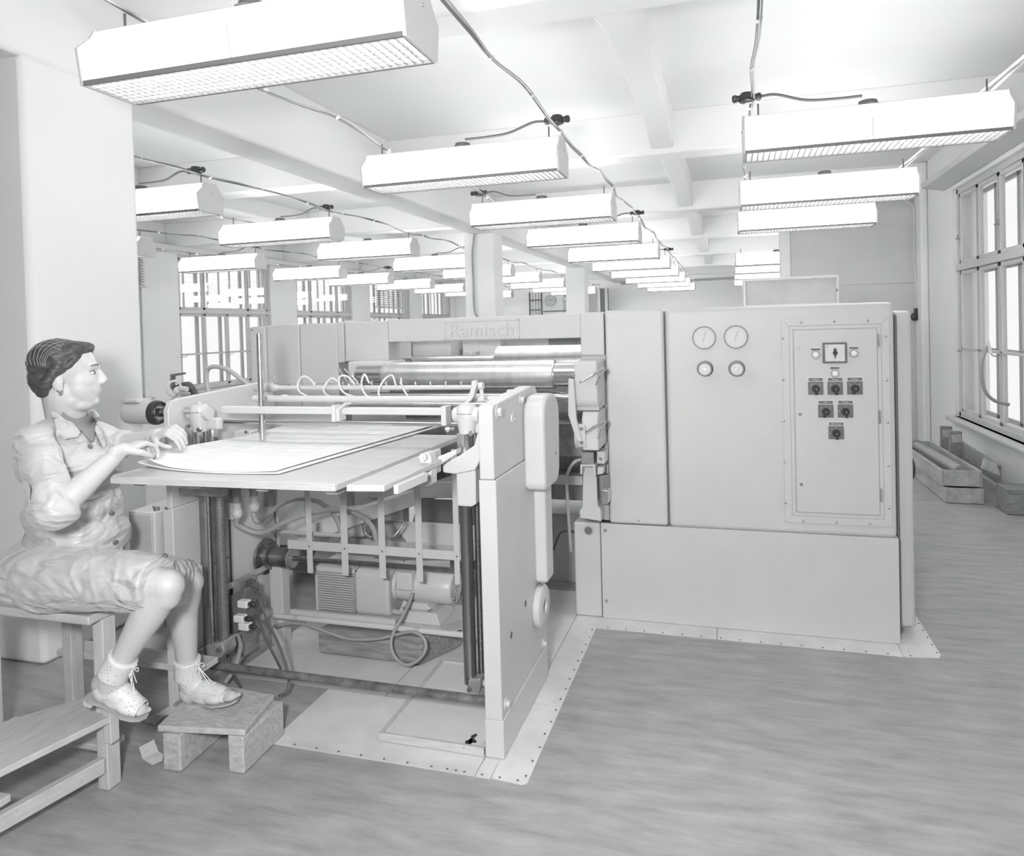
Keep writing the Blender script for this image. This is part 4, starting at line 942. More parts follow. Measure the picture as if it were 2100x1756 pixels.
q = at(505, 1195, y=2.72); MB().ball(q, (.05, .03, .018)).build('leather_strap', rubber_d, fd)
# dark yoke under the table
pbox([(352, 1000), (455, 1003), (455, 1020), (352, 1016)], 2.40, 2.44, 'table_yoke', greased, fd)
pbox([(452, 1000), (560, 1003), (556, 1040), (452, 1035)], 2.95, 2.99, 'table_yoke', greased, fd)
q = at(460, 1015, y=2.62); MB().cyl(q + V(-.02, 0, 0), q + V(.05, 0, 0), .032, n=24).build('yoke_roller', steel_d, fd)

# ---- terminal box with three white plugs
t = thing('terminal_box', 'dark terminal box with three white plugs beside the left column foot', 'junction box', at(478, 1300, y=2.62))
o = MB().prism(pq([(461, 1228), (500, 1208), (503, 1212), (502, 1290), (468, 1305), (461, 1298)], 2.62), 1, 2.62, 2.72).build('box_body', blackish, t, bevel=.004)
MB().box(-2.13, -2.17, 2.66, 2.76, .06, .4).build('bracket', greased, t)
for px, py in ((501, 1238), (493, 1268), (503, 1284)):
    q = at(px, py, y=2.60); pl = MB().obox(q, (.050, .035, .032)).build('white_plug', white, t, bevel=.005)
    MB().lathe(q + V(.024, 0, 0), (.030, 0, 0), [(0, .010), (.3, .012), (.35, .009), (.6, .012), (.8, .012), (1, .008)], 10).build('cable_gland', black, pl)
for i, (pts, lb) in enumerate(((((524, 1238), (532, 1220), (520, 1212)), ''), (((520, 1262), (532, 1275), (545, 1310), (565, 1350), (576, 1372)), ''), (((488, 1304), (493, 1325), (488, 1350), (478, 1376), (462, 1400)), ''), (((505, 1192), (525, 1215), (545, 1265), (575, 1330), (592, 1385), (588, 1418), (572, 1428)), ''), (((462, 1300), (468, 1350), (478, 1385), (494, 1415)), ''))):
    q = [at(a, b, y=2.60 - .03 * k) for k, (a, b) in enumerate(pts)]
    q = [V(p.x, p.y, max(p.z, .012)) for p in q]
    MB().tube(q, .0095 if i == 2 else .0058, 8, 6).build('power_cable', rubber if i == 2 else rubber_d, t)

# ================================================================ PUMP MOTOR SET
t = thing('pump_motor', 'pale finned pump coupled to a small electric motor on a base plate under the machine', 'motor', (-1.6, 3.0, .12))
z0 = .150
bpl = MB().prism([(-2.03, 2.93), (-1.27, 2.93), (-1.12, 3.22), (-1.88, 3.22)], 2, .128, .150).build('base_plate', paint, t, bevel=.003)
MB().prism([(-2.05, 2.905), (-1.5, 2.905), (-1.5, 2.92), (-2.05, 2.92)], 2, .150, .186).build('angle_iron', paint, t)
MB().add([(-1.30, 2.96, .152), (-1.14, 3.15, .152), (-1.05, 3.12, .160), (-1.22, 2.90, .158), (-1.30, 2.96, .156), (-1.14, 3.15, .156), (-1.05, 3.12, .164), (-1.22, 2.90, .162)], [(0, 1, 2, 3), (7, 6, 5, 4), (0, 4, 5, 1), (1, 5, 6, 2), (2, 6, 7, 3), (3, 7, 4, 0)]).build('cardboard', board_m, t)
a = at(648, 1252, y=3.0); b = at(726, 1165, y=3.0); c = at(803, 1165, y=3.0)
pz0, pz1 = a.z - .005, b.z - .005
pump = MB().box(a.x + .006, b.x, 3.006, 3.20, pz0 + .012, pz1 - .004).build('finned_casing', paint_d, t, bevel=.006)
MB().box(a.x, a.x + .014, 2.996, 3.21, pz0 + .004, pz1).build('casing_flange', paint, t, bevel=.006)
for k in range(16):
    z = pz0 + .018 + (pz1 - pz0 - .05) * k / 15; MB().box(a.x + .012, b.x, 2.992, 3.012, z, z + .0048).build('cooling_fin', cast, pump)
MB().box(a.x, b.x, 2.996, 3.2, pz1 - .026, pz1 - .002).build('casing_top', cast, t, bevel=.005)
for px, py, r in ((664, 1163, .020), (694, 1160, .009), (723, 1160, .008)): q = at(px, py, y=3.03); MB().lathe(q + V(0, 0, -.012), (0, 0, .016), [(0, r), (.4, r), (.5, r * .7), (1, r * .6)], 12).build('screw_cap', steel, t)
MB().prism([(2.993, pz0 + .03), (3.0, pz0 + .008), (3.03, pz0), (3.17, pz0), (3.2, pz0 + .03), (3.2, pz1 - .03), (3.17, pz1), (3.03, pz1), (3.0, pz1 - .01), (2.993, pz1 - .03)], 0, b.x + .001, c.x - .015).build('pump_cover', cast, t, bevel=.016, seg=4)
MB().lathe((c.x - .03, 3.10, (pz0 + pz1) / 2 + .02), (.10, 0, 0), [(0, .085), (.25, .07), (.6, .05), (1, .045)], 24).build('coupling_bell', cast, t)
MB().tube([V(c.x - .02, 3.04, pz0 + .02), V(c.x + .03, 3.02, pz0 + .03), V(c.x + .055, 3.03, pz0 + .08)], .012, 8, 5).build('cover_lip', cast, t)
m0 = at(822, 1196, y=3.06); m1 = at(934, 1205, y=3.06); mr = .075
mo = MB().lathe(m0, (m1.x - m0.x, 0, 0), [(0, mr * .8), (.04, mr), (.58, mr), (.59, mr * .97), (.60, mr * 1.02), (.95, mr * 1.02), (1, mr * .9)], 36).build('motor_body', cast, t)
g = MB()
for rr in (.018, .034, .050, .064): g.torus(V(m1.x + .002, m1.y, m0.z), (1, 0, 0), rr, .0028, 24, 6)
for k in range(8): aa = PI * k / 4; g.bar(V(m1.x + .003, m1.y, m0.z), V(m1.x + .003, m1.y + math.cos(aa) * .066, m0.z + math.sin(aa) * .066), .004, .004)
g.build('fan_grille', paint_d, mo)
MB().cyl((m1.x - .001, m1.y, m0.z), (m1.x + .0012, m1.y, m0.z), .062, n=28).build('fan_opening', seam_m, mo)
tb = MB().obox(at(832, 1190, y=2.985) + V(0, 0, 0), (.082, .05, .082)).build('terminal_cover', cast, t, bevel=.008, seg=3)
q = at(832, 1190, y=2.959); MB().torus(q, (0, 1, 0), .015, .0015, 24, 6).torus(q, (0, 1, 0), .010, .0012, 20, 6).bar(q + V(-.003, 0, -.006), q + V(-.003, 0, .006), .002, .002).bar(q + V(.003, 0, -.006), q + V(.003, 0, .006), .002, .002).build('cover_emblem', paint, tb)
zb = m0.z - .07
MB().prism([(m0.x + .03, .150), (m0.x + .24, .150), (m0.x + .22, .205), (m0.x + .05, .205)], 1, 2.965, 3.14).build('motor_plinth', paint, t, bevel=.004)
MB().prism([(m0.x + .05, .205), (m0.x + .19, .205), (m0.x + .16, zb + .01), (m0.x + .07, zb + .01)], 1, 2.99, 3.12).build('motor_foot', cast, t, bevel=.004)
for dx in (.055, .18): MB().lathe((m0.x + dx, 2.985, .205), (0, 0, .010), [(0, .011), (1, .011)], 6, smooth=False).build('hex_bolt', steel, t)
cbp = [(846, 1216, 2.94), (838, 1240, 2.90), (822, 1270, 2.84), (806, 1300, 2.81), (802, 1325, 2.79), (812, 1350, 2.78), (835, 1364, 2.77), (860, 1352, 2.78), (873, 1330, 2.79), (868, 1308, 2.80), (845, 1296, 2.81), (812, 1302, 2.82), (775, 1310, 2.82), (720, 1311, 2.82), (680, 1300, 2.82), (640, 1285, 2.82), (600, 1278, 2.82), (560, 1285, 2.82)]
MB().tube([at(px, py, y=y) for px, py, y in cbp], .0072, 10, 6).build('power_cable', rubber, t)
t = thing('timber_block', 'heavy dirty timber block propping up the pump base plate', 'timber', (-1.6, 2.95, 0))
a, b = at(655, 1338, z=0), at(838, 1367, z=0)
MB().prism([(-1.885, 2.875), (-1.36, 2.875), (-1.25, 3.10), (-1.80, 3.10)], 2, .006, .127).build('block_body', wood_d, t, bevel=.012, seg=3)
# shallow tray on the tin
t = thing('wooden_tray', 'flat pale wooden tray with dark ink stains lying on the floor by the side plate', 'tray', (-1.07, 2.5, 0))
T0 = [at(773, 1507, z=.030), at(997, 1541, z=.030), at(985, 1362, z=.030), at(918, 1354, z=.030)]
x0 = -1.27; x1 = -.862; y0, y1 = 2.305, 2.90
MB().box(x0 + .005, x1 - .005, y0 + .005, y1 - .005, .012, .026).build('tray_bottom', mat('tray_paper', .70, .6, var=.06, scale=8), t)
for a in ((x0, x1, y0, y0 + .014), (x0, x1, y1 - .014, y1), (x0, x0 + .012, y0 + .0145, y1 - .0145), (x1 - .012, x1, y0 + .0145, y1 - .0145)): MB().box(*a, .004, .034).build('tray_edge', wood, t, bevel=.002)
ink = mat('black_ink', .03, .4)
for (px, py, s) in ((972, 1510, .010), (961, 1523, .013), (968, 1520, .012), (955, 1529, .011), (948, 1530, .007), (975, 1521, .006), (966, 1516, .006)):
    q = at(px, py, z=.0265); n = 11
    MB().prism([(q.x + math.cos(2 * PI * k / n) * s * random.uniform(.7, 1.3), q.y + math.sin(2 * PI * k / n) * s * 1.3 * random.uniform(.7, 1.3)) for k in range(n)], 2, .0258, .0268).build('ink_stain', ink, t)

# ================================================================ TABLE BOARDS, SHEETS
zt_ = 1.05; th = .022
t = thing('delivery_board', 'big pale plywood board carrying the printed sheets', 'board', (-1.5, 2.3, 1.03))
MB().prism([(-1.955, 1.838), (-1.140, 1.862), (-1.118, 2.82), (-2.03, 2.82), (-2.03, 2.56), (-1.985, 2.40), (-1.975, 1.86)], 2, zt_ - th, zt_).build('board_panel', board_m, t, bevel=.003)
MB().prism([(-1.955, 1.836), (-1.140, 1.860), (-1.140, 1.856), (-1.955, 1.832)], 2, zt_ - th + .001, zt_ - .001).build('board_edge', wood, t)
t2 = thing('narrow_board', 'narrow loose board lying right of the big board under the latch', 'board', (-1.0, 2.1, 1.03))
MB().prism([(-1.108, 1.862), (-.992, 1.880), (-.985, 2.38), (-1.10, 2.38)], 2, zt_ - th, zt_ - .002).build('board_panel', board_m, t2, bevel=.003)
MB().prism([(-.988, 1.93), (-.972, 1.93), (-.960, 2.12), (-.976, 2.12)], 2, zt_ - .04, zt_ - .012).build('side_cleat', cast, t2, bevel=.002)
for k, x in enumerate((-1.93, -1.70, -1.45, -1.2)):
    MB().box(x, x + .04, 1.90, 2.75, zt_ - th - .02, zt_ - th).build('batten', wood_d, t)

def curved_sheet(zoff, thick, name, par, m, sh=0.0, lift=1.0, nx=26, ny=26):
    """printed sheet: front edge bowed, left front corner raised towards the hands, right rear corner turned up"""
    A, B, C_, D = V(-2.00 + sh, 1.99, 0), V(-1.40 - sh, 1.95, 0), V(-1.30 - sh, 3.02, 0), V(-2.10 + sh, 3.0, 0)
    g = []
    for j in range(ny + 1):
        v = j / ny
        for i in range(nx + 1):
            u = i / nx
            p = A.lerp(B, u).lerp(D.lerp(C_, u), v)
            p.y -= .035 * math.sin(u * PI) * (1 - v)
            z = zt_ + .003 + zoff
            z += lift * .035 * max(0, 1 - u * 3.0) ** 2 * max(0, 1 - v * 1.6)
            z += lift * .008 * max(0, (u - .80) / .20) ** 2 * (.3 + .7 * v)
            z += lift * .004 * math.sin(u * 7 + v * 3) * (1 - v) * .5
            p.z = z; g.append(p)
    n = nx + 1; mb = MB()
    top = g; bot = [p - V(0, 0, thick) for p in g]; N = len(g)
    fs = []
    for j in range(ny):
        for i in range(nx): a = j * n + i; fs.append((a, a + 1, a + n + 1, a + n)); fs.append((N + a, N + a + n, N + a + n + 1, N + a + 1))
    edge = [i for i in range(n)] + [j * n + nx for j in range(1, ny + 1)] + [ny * n + i for i in range(nx - 1, -1, -1)] + [j * n for j in range(ny - 1, 0, -1)]
    for k in range(len(edge)): a, b = edge[k], edge[(k + 1) % len(edge)]; fs.append((a, N + a, N + b, b))
    mb.add(top + bot, fs, True)
    return mb.build(name, m, par)
st = thing('sheet_stack', 'stack of large printed paper sheets on the delivery board under the woman\'s hands', 'paper stack', (-1.7, 2.4, 1.055))
curved_sheet(.004, .004, 'lower_sheets', st, paper_m, 0, .35)
curved_sheet(.0075, .0010, 'top_sheet', st, sheet_m, .012, 1.0)

# ================================================================ THINGS ON THE RIGHT FLOOR
def crate(x0, x1, y0, y1, z0, z1, rot, lb, open_top=True):
    t = thing('wooden_crate', lb, 'crate', ((x0 + x1) / 2, (y0 + y1) / 2, z0), 'long crates by the wall')
    w_, l_, h_ = (x1 - x0) / 2, (y1 - y0) / 2, z1 - z0; c = t.location
    def bx(a, b, c_, d, e, f, nm): return MB().box(c.x + a, c.x + b, c.y + c_, c.y + d, c.z + e, c.z + f).build(nm, crate_m, t, bevel=.002)
    bx(-w_, -w_ + .014, -l_, l_, .004, h_, 'side_board'); bx(w_ - .014, w_, -l_, l_, .004, h_, 'side_board')
    bx(-w_ + .015, w_ - .015, -l_, -l_ + .016, .004, h_, 'end_board'); bx(-w_ + .015, w_ - .015, l_ - .016, l_, .004, h_, 'end_board')
    bx(-w_ + .015, w_ - .015, -l_ + .017, l_ - .017, .004, .014, 'bottom_board')
    for s in (-1, 1): bx(s * (w_ - .025) - .008, s * (w_ - .025) + .008, -l_ + .018, -l_ + .034, .015, h_, 'corner_batten')
    t.rotation_euler = (0, 0, rot); return t
crate(1.625, 1.895, 6.40, 7.92, 0, .125, 0, 'lower pale wooden crate standing on the floor by the right wall')
crate(1.600, 1.890, 6.42, 7.93, .132, .262, .005, 'upper pale wooden crate with a roller in it, stacked on the lower crate')
t = thing('spare_roller', 'grey rubber roller lying in the upper crate', 'roller', (1.75, 7.1, .22))
MB().cyl((1.72, 7.72, .245), (1.80, 6.65, .215), .045, n=24).build('roller_body', rubber, t); MB().cyl((1.716, 7.78, .247), (1.72, 7.73, .245), .052, n=24).build('roller_end', wood_d, t); MB().cyl((1.80, 6.65, .215), (1.806, 6.58, .213), .02, n=14).build('axle', steel_d, t)
for i, (px0, px1, pyt, pyb, yy_, dz) in enumerate(((1930, 1953, 875, 925, 7.55, .0), (1948, 1973, 885, 935, 7.25, .0))):
    a = at(px0, pyt, y=yy_); b = at(px1, pyt, y=yy_)
    t = thing('wood_offcut', ['dark upright timber offcut leaning behind the crates', 'second dark timber offcut, nearer and with a lighter patch on top'][i], 'timber', ((a.x + b.x) / 2, yy_, 0), 'timber offcuts behind the crates')
    MB().box(a.x, b.x, yy_, yy_ + .05, .003, a.z).build('offcut_body', wood_d, t, bevel=.003)
    MB().box(a.x + .01, b.x - .01, yy_ - .004, yy_ + .001, a.z - .10, a.z - .03).build('worn_patch', crate_m, t)
t = thing('leaning_plank', 'brown plank lying lengthwise between the crates and the wall', 'plank', (2.03, 6.6, .1))
MB().bar((1.985, 7.35, .29), (2.01, 6.42, .24), .03, .15).build('plank_body', wood_d, t, bevel=.003)
t = thing('steel_plate', 'small square steel plate with a bolt hole at the right edge by the wall', 'metal plate', (2.05, 6.35, .2))
a = [at(2018, 940, y=6.35), at(2042, 950, y=6.35), at(2050, 975, y=6.35), at(2012, 960, y=6.35)]
MB().prism([(q.x, q.z) for q in a], 1, 6.33, 6.36).build('plate_body', crate_m, t)
q = at(2028, 962, y=6.32); MB().cyl(q, q + V(0, -.02, 0), .012, n=12).build('plate_bolt', steel, t)
MB().box(1.96, 2.15, 6.10, 6.34, .003, .19).build('support_block', wood_d, t, bevel=.004)
# hose hanging at the right window
q = [at(2029, 707, y=6.7), at(2022, 716, y=6.7), at(2014, 745, y=6.7), at(2014, 778, y=6.7), at(2022, 805, y=6.7), at(2040, 822, y=6.7), at(2070, 830, y=6.7)]
t = thing('hanging_hose', 'grey hose hanging from a peg at the right window', 'hose', q[0])
MB().tube(q, .014, 8, 6).build('hose_body', rubber, t); MB().cyl(at(2026, 700, y=6.69), at(2032, 725, y=6.69), .012, n=8).build('peg', white, t)

# ================================================================ STEP STOOL, TALL STOOL, PAPERS
t = thing('step_stool', 'low worn grey wooden step under the woman\'s foot', 'step stool', (-1.8, 2.1, 0))
A, B, C_, D = at(322, 1489, z=.152), at(497, 1497, z=.152), at(563, 1424, z=.152), at(400, 1400, z=.152)
B = V(B.x + .01, B.y, B.z); 
MB().prism([(A.x, A.y), (B.x, B.y), (C_.x, C_.y), (D.x + .02, C_.y + .02)], 2, .130, .152).build('step_board', wood_g, t, bevel=.005, seg=3)
for (pa, pb2, par) in (((335, 1580), (372, 1585), 0), ((469, 1585), (503, 1588), 1)):
    a, b = at(*pa, z=0), at(*pb2, z=0)
    yb = a.y + .245
    MB().prism([(a.x, a.y), (b.x, a.y + .002), (b.x - .012, yb), (a.x - .012, yb)], 2, .002, .129).build('side_board', wood_g, t, bevel=.005)
t = thing('wooden_stool', 'tall pale wooden stool with plank foot rails under the seated woman', 'stool', (-2.2, 1.9, 0))
lx, ly = -2.03, 1.83
def lg(x, y, zt, nm='leg'): return MB().box(x - .022, x + .022, y - .026, y + .026, .002, zt).build(nm, wood_z, t, bevel=.003)
lg(-2.035, 1.86, .575); lg(-2.475, 1.80, .575); lg(-2.06, 2.20, .575); lg(-2.50, 2.14, .575)
MB().box(-2.060 + .048, -1.980, 1.82, 1.855, .17, .30).build('rail_end', wood_z, t, bevel=.003)
MB().obox((-2.27, 2.0, .590), (.52, .44, .03)).build('seat', wood, t, bevel=.006)
# foot planks (their tops carry the shoe)
FZ = .262
a, b, c, d = at(112, 1448, z=FZ), at(112, 1525, z=FZ), at(236, 1462, z=FZ), at(205, 1420, z=FZ)
MB().prism([(q_.x, q_.y) for q_ in (at(-40, 1494, z=FZ), at(-40, 1600, z=FZ), at(234, 1466, z=FZ), at(205, 1420, z=FZ))], 2, FZ - .022, FZ).build('foot_rail', wood_y, t, bevel=.003)
MB().box(-2.62, -1.93, 2.17, 2.27, FZ - .024, FZ).build('cross_rail', wood, t, bevel=.003)
MB().box(-2.56, -2.06, 1.87, 1.95, .10, .122).build('cross_rail', wood, t, bevel=.003)
MB().bar((-2.10, 1.50, .09), (-2.03, 1.83, .09), .03, .05).build('lower_rail', wood_y, t, bevel=.003)
MB().box(-2.60, -2.06, 1.50, 1.545, .15, .172).build('cross_rail', wood, t, bevel=.003)
# scraps of paper on the floor
t = thing('folded_paper', 'small folded white paper lying on the floor in front of the step', 'paper', at(308, 1545, z=0))
q = [at(285, 1533, z=.006), at(316, 1517, z=.006), at(325, 1541, z=.004), at(334, 1557, z=.012), at(312, 1568, z=.004), at(292, 1556, z=.004)]
mb = MB(); fold = [at(285, 1533, z=.010), at(316, 1517, z=.012), at(325, 1541, z=.003), at(292, 1556, z=.003)]; f2 = [at(292, 1556, z=.003), at(325, 1541, z=.003), at(335, 1548, z=.010), at(333, 1560, z=.012), at(312, 1569, z=.008)]
for poly in (fold, f2):
    n = len(poly); mb.add(poly + [p - V(0, 0, .001) for p in poly], [tuple(range(n)), tuple(reversed(range(n, 2 * n)))] + [(i, (i + 1) % n, n + (i + 1) % n, n + i) for i in range(n)])
mb.build('paper_leaf', paper_m, t)
t = thing('paper_scrap', 'white paper scrap on the floor behind the step', 'paper', at(335, 1463, z=0))
q = [at(318, 1467, z=.004), at(345, 1450, z=.004), at(358, 1455, z=.006), at(346, 1466, z=.004)]; n = 4
MB().add(q + [p - V(0, 0, .001) for p in q], [tuple(range(n)), tuple(reversed(range(n, 2 * n)))] + [(i, (i + 1) % n, n + (i + 1) % n, n + i) for i in range(n)]).build('paper_leaf', paper_m, t)
t = thing('hinge_plates', 'two small punched metal plates on the floor left of the step', 'metal plate', at(310, 1480, z=0))
for k in (0, 1):
    q = [at(292 + k * 14, 1479 + k * 2, z=.003), at(303 + k * 14, 1485 + k * 2, z=.003), at(332 + k * 10, 1466, z=.003), at(322 + k * 12, 1461, z=.003)]
    MB().add(q + [p - V(0, 0, .002) for p in q], [tuple(range(n)), tuple(reversed(range(n, 2 * n)))] + [(i, (i + 1) % n, n + (i + 1) % n, n + i) for i in range(n)]).build('punched_plate', paint_d, t)
# dark brush hanging behind the left rods
c = at(368, 790, y=3.05)
t = thing('bristle_brush', 'dark fuzzy brush with a frame standing behind the left rods', 'brush', c)
rnd = random.Random(4); mb = MB(); path = [at(358, 800, y=3.05), at(372, 792, y=3.05), at(388, 790, y=3.05), at(398, 805, y=3.05), at(403, 825, y=3.05)]
for i in range(900):
    s = rnd.random() * (len(path) - 1); k = int(s); p = path[k].lerp(path[k + 1], s - k)
    d = V(rnd.gauss(0, 1), rnd.gauss(0, .6), rnd.gauss(0, 1)).normalized(); l = rnd.uniform(.015, .034); u, v = frame(d)
    mb.add([p + u * .0016, p - u * .0016 + v * .0016, p - v * .0016, p + d * l], [(0, 1, 3), (1, 2, 3), (2, 0, 3), (0, 2, 1)])
o = mb.build('bristles', mat('dark_bristle', .13, .9), t); tag(o, kind='stuff')
fr = [at(349, 768, y=3.04), at(375, 764, y=3.04), at(376, 768, y=3.04), at(354, 772, y=3.04), at(354, 795, y=3.04), at(349, 797, y=3.04)]
MB().prism([(q.x, q.z) for q in fr], 1, 3.04, 3.06).build('brush_frame', blackish, t)
MB().tube(path, .016, 8, 4).cyl(path[-1], V(path[-1].x, 3.05, 1.19), .012, n=8).build('brush_core', MATS['dark_bristle'], t)
tr = thing('wooden_box', 'small pale open box lying on the lower bearing housing', 'box', at(1205, 835, y=3.45))
q = at(1183, 840, y=3.39); q2 = at(1216, 841, y=3.39)
for bx_ in ((q.x, q2.x + .03, 3.385, 3.392), (q.x, q2.x + .03, 3.49, 3.497), (q.x, q.x + .006, 3.392, 3.49), (q2.x + .024, q2.x + .03, 3.392, 3.49)): MB().box(bx_[0], bx_[1], bx_[2], bx_[3], q.z, q.z + .035).build('box_wall', wood, tr)
MB().box(q.x, q2.x + .03, 3.385, 3.497, q.z - .004, q.z + .001).build('box_floor', wood, tr)

# ================================================================ THE SEATED WOMAN
def remesh(mb, name, voxel, smooth_it=2, disp=None):
    me = bpy.data.meshes.new(name); me.from_pydata([tuple(p) for p in mb.v], [], mb.f)
    bm = bmesh.new(); bm.from_mesh(me); bmesh.ops.recalc_face_normals(bm, faces=bm.faces); bm.to_mesh(me); bm.free()
    o = bpy.data.objects.new(name, me); COL.objects.link(o)
    r = o.modifiers.new('r', 'REMESH'); r.mode = 'VOXEL'; r.voxel_size = voxel
    s = o.modifiers.new('s', 'SMOOTH'); s.factor = .5; s.iterations = smooth_it
    dg = bpy.context.evaluated_depsgraph_get(); m2 = bpy.data.meshes.new_from_object(o.evaluated_get(dg))
    bpy.data.objects.remove(o)
    if disp:
        m2.update(); nrm = [v.normal.copy() for v in m2.vertices]
        for v, n in zip(m2.vertices, nrm): v.co += n * disp(v.co)
    m2.shade_smooth(); m2.name = name
    return m2
def finish(me, name, m, par):
    o0 = world_loc(par) if par else V(0, 0, 0)
    me.transform(Matrix.Translation(-o0)); me.materials.clear(); me.materials.append(m)
    o = bpy.data.objects.new(name, me); COL.objects.link(o)
    if par: o.parent = par
    return o
def cap(mb, a, b, ra, rb, n=20):
    a, b = Vector(a), Vector(b); mb.lathe(a, b - a, [(0, ra), (1, rb)], n); mb.ball(a, ra, n, 12); mb.ball(b, rb, n, 12)
def chain(mb, pts, rs, n=18):
    for i in range(len(pts) - 1): cap(mb, pts[i], pts[i + 1], rs[i], rs[i + 1], n)
def ell(mb, c, ax, r, n=24, m=16):
    """ellipsoid with local axes ax (3 vectors) and radii r"""
    t = MB().ball((0, 0, 0), 1.0, n, m)
    vs = [Vector(c) + ax[0] * (p.x * r[0]) + ax[1] * (p.y * r[1]) + ax[2] * (p.z * r[2]) for p in t.v]
    mb.add(vs, t.f, True)
UP = V(0, 0, 1)
# --- key joints (positions in the room)
kneeN = at(343, 1202, y=1.80); hipN = at(92, 1186, y=1.80); ankN = at(236, 1376, y=1.765)
kneeF = at(384, 1196, y=2.08); hipF = at(120, 1165, y=2.06); ankF = at(384, 1378, y=2.13)
pelvis = at(88, 1165, y=1.97); waist = at(126, 1068, y=1.95); chest = at(128, 955, y=1.95); neckB = at(136, 868, y=1.96)
shN = at(70, 908, y=1.80); shF = at(192, 895, y=2.12)
elN = at(116, 1046, y=1.66); wrN = at(246, 926, y=1.83)
elF = at(238, 915, y=2.16); wrF = at(318, 893, y=2.13)
F = V(.78, .625, 0).normalized(); R_ax = V(F.y, -F.x, 0)          # face direction and the woman's right
HC = at(144, 768, y=1.93)
S = (RM[2].dot(HC - CAM)) / 2.35
def H(f, r, u): return HC + (F * f + R_ax * r + UP * u) * S
AX = (F, R_ax, UP)
body = MB()
# head
def he(f, r, u, rf, rr, ru): ell(body, H(f, r, u), AX, (rf * S, rr * S, ru * S))
he(-.020, 0, .030, .096, .074, .086); he(.026, 0, -.022, .058, .060, .082); he(.034, 0, -.072, .046, .046, .036); he(.026, 0, -.046, .058, .060, .058); he(.048, 0, -.050, .040, .044, .044)
he(.064, 0, -.092, .019, .022, .016); he(-.005, 0, -.055, .06, .058, .045)
chain(body, [H(.066, -.034, .024), H(.078, 0, .024), H(.066, .034, .024)], [.011 * S] * 3)
for s in (-1, 1):
    he(.046, s * .032, -.024, .026, .026, .028)
    he(-.022, s * .074, -.018, .018, .008, .032); he(-.016, s * .072, -.040, .010, .007, .014)
    he(.092, s * .0115, -.030, .011, .008, .0085)
    
chain(body, [H(.076, 0, .016), H(.086, 0, .0), H(.0965, 0, -.022)], [.008 * S, .009 * S, .0110 * S])
he(.093, 0, -.028, .013, .010, .009)
he(.028, 0, -.100, .040, .044, .024); he(.0, 0, -.08, .05, .056, .04)
chain(body, [H(.066, -.020, -.056), H(.083, 0, -.051), H(.066, .020, -.056)], [.004 * S, .0075 * S, .004 * S])
chain(body, [H(.064, -.018, -.064), H(.080, 0, -.064), H(.064, .018, -.064)], [.004 * S, .0085 * S, .004 * S])
# neck, trunk core
chain(body, [H(-.022, 0, -.06), neckB + V(.01, 0, -.01), neckB + V(0, 0, -.06)], [.063 * S, .064, .074])
chain(body, [neckB + V(0, 0, -.09), chest, waist, pelvis], [.06, .09, .09, .10])
chain(body, [shN, chest + V(0, 0, .05), shF], [.05, .07, .05])
# arms
chain(body, [shN, elN, elN.lerp(wrN, .35), wrN], [.045, .041, .040, .0245])
chain(body, [shF, elF, elF.lerp(wrF, .4), wrF], [.045, .037, .033, .024])
# legs
chain(body, [hipN, hipN.lerp(kneeN, .75), kneeN], [.082, .066, .053]); cap(body, kneeN + V(.008, -.004, .002), kneeN + V(-.006, 0, -.03), .045, .047)
chain(body, [kneeN, kneeN.lerp(ankN, .30) + V(-.012, 0, -.008), kneeN.lerp(ankN, .62) + V(-.004, 0, 0), ankN], [.051, .053, .042, .032])
chain(body, [hipF, hipF.lerp(kneeF, .75), kneeF], [.084, .066, .056])
chain(body, [kneeF, kneeF.lerp(ankF, .32) + V(-.02, 0, 0), kneeF.lerp(ankF, .65) + V(-.008, 0, 0), ankF], [.053, .052, .041, .033])
# hands
def hand(wr, d, up, thumb_side, curl, spread=.0, L=1.0, r=.0088):
    """d: wrist to knuckles; up: back of the hand; fingers curl against up"""
    d = d.normalized(); s = d.cross(up).normalized() * thumb_side; up = s.cross(d).normalized() * thumb_side
    kn = wr + d * .078 * L
    cap(body, wr - d * .02, wr + d * .015, .025 * L, .024 * L)
    for k in range(4):
        o = (.5 - k / 3.0) * .060 * L
        k0 = kn + s * o + up * (.004 - abs(o) * .12) - d * (.004 * (k == 3) + .0)
        cap(body, wr + s * o * .55 + d * .01, k0, .0145 * L, .0108 * L, 12)
        ln = [(.040, .024, .019), (.044, .027, .020), (.040, .025, .019), (.031, .019, .017)][k]
        dd = (d + s * (spread * (.5 - k / 3))).normalized(); p = k0; a = 0
        for j in range(3):
            a += curl[j]; q = (dd * math.cos(a) - up * math.sin(a))
            p2 = p + q * ln[j] * L; cap(body, p, p2, (r, r * .93, r * .88)[j] * L, (r * .93, r * .88, r * .80)[j] * L, 12); p = p2
    b = wr + s * .020 * L + d * .012; t1 = b + (s * .75 + d * .6 - up * .45).normalized() * .040 * L; t2 = t1 + (s * .1 + d * .85 - up * .6).normalized() * .030 * L; t3 = t2 + (d * .9 - up * .6 - s * .25).normalized() * .024 * L
    chain(body, [b, t1, t2, t3], [.0150 * L, .0122 * L, .0102 * L, .0088 * L], 12)
hN = at(300, 905, y=1.93) - wrN
hand(wrN, hN, V(-.1, -.55, .9), 1, (.55, .85, .55), .1, .96)
hF = at(352, 888, y=2.13) - wrF
hand(wrF, hF + V(0, 0, .01), V(.25, -.35, .95), 1, (.95, .60, .35), .12, .98)
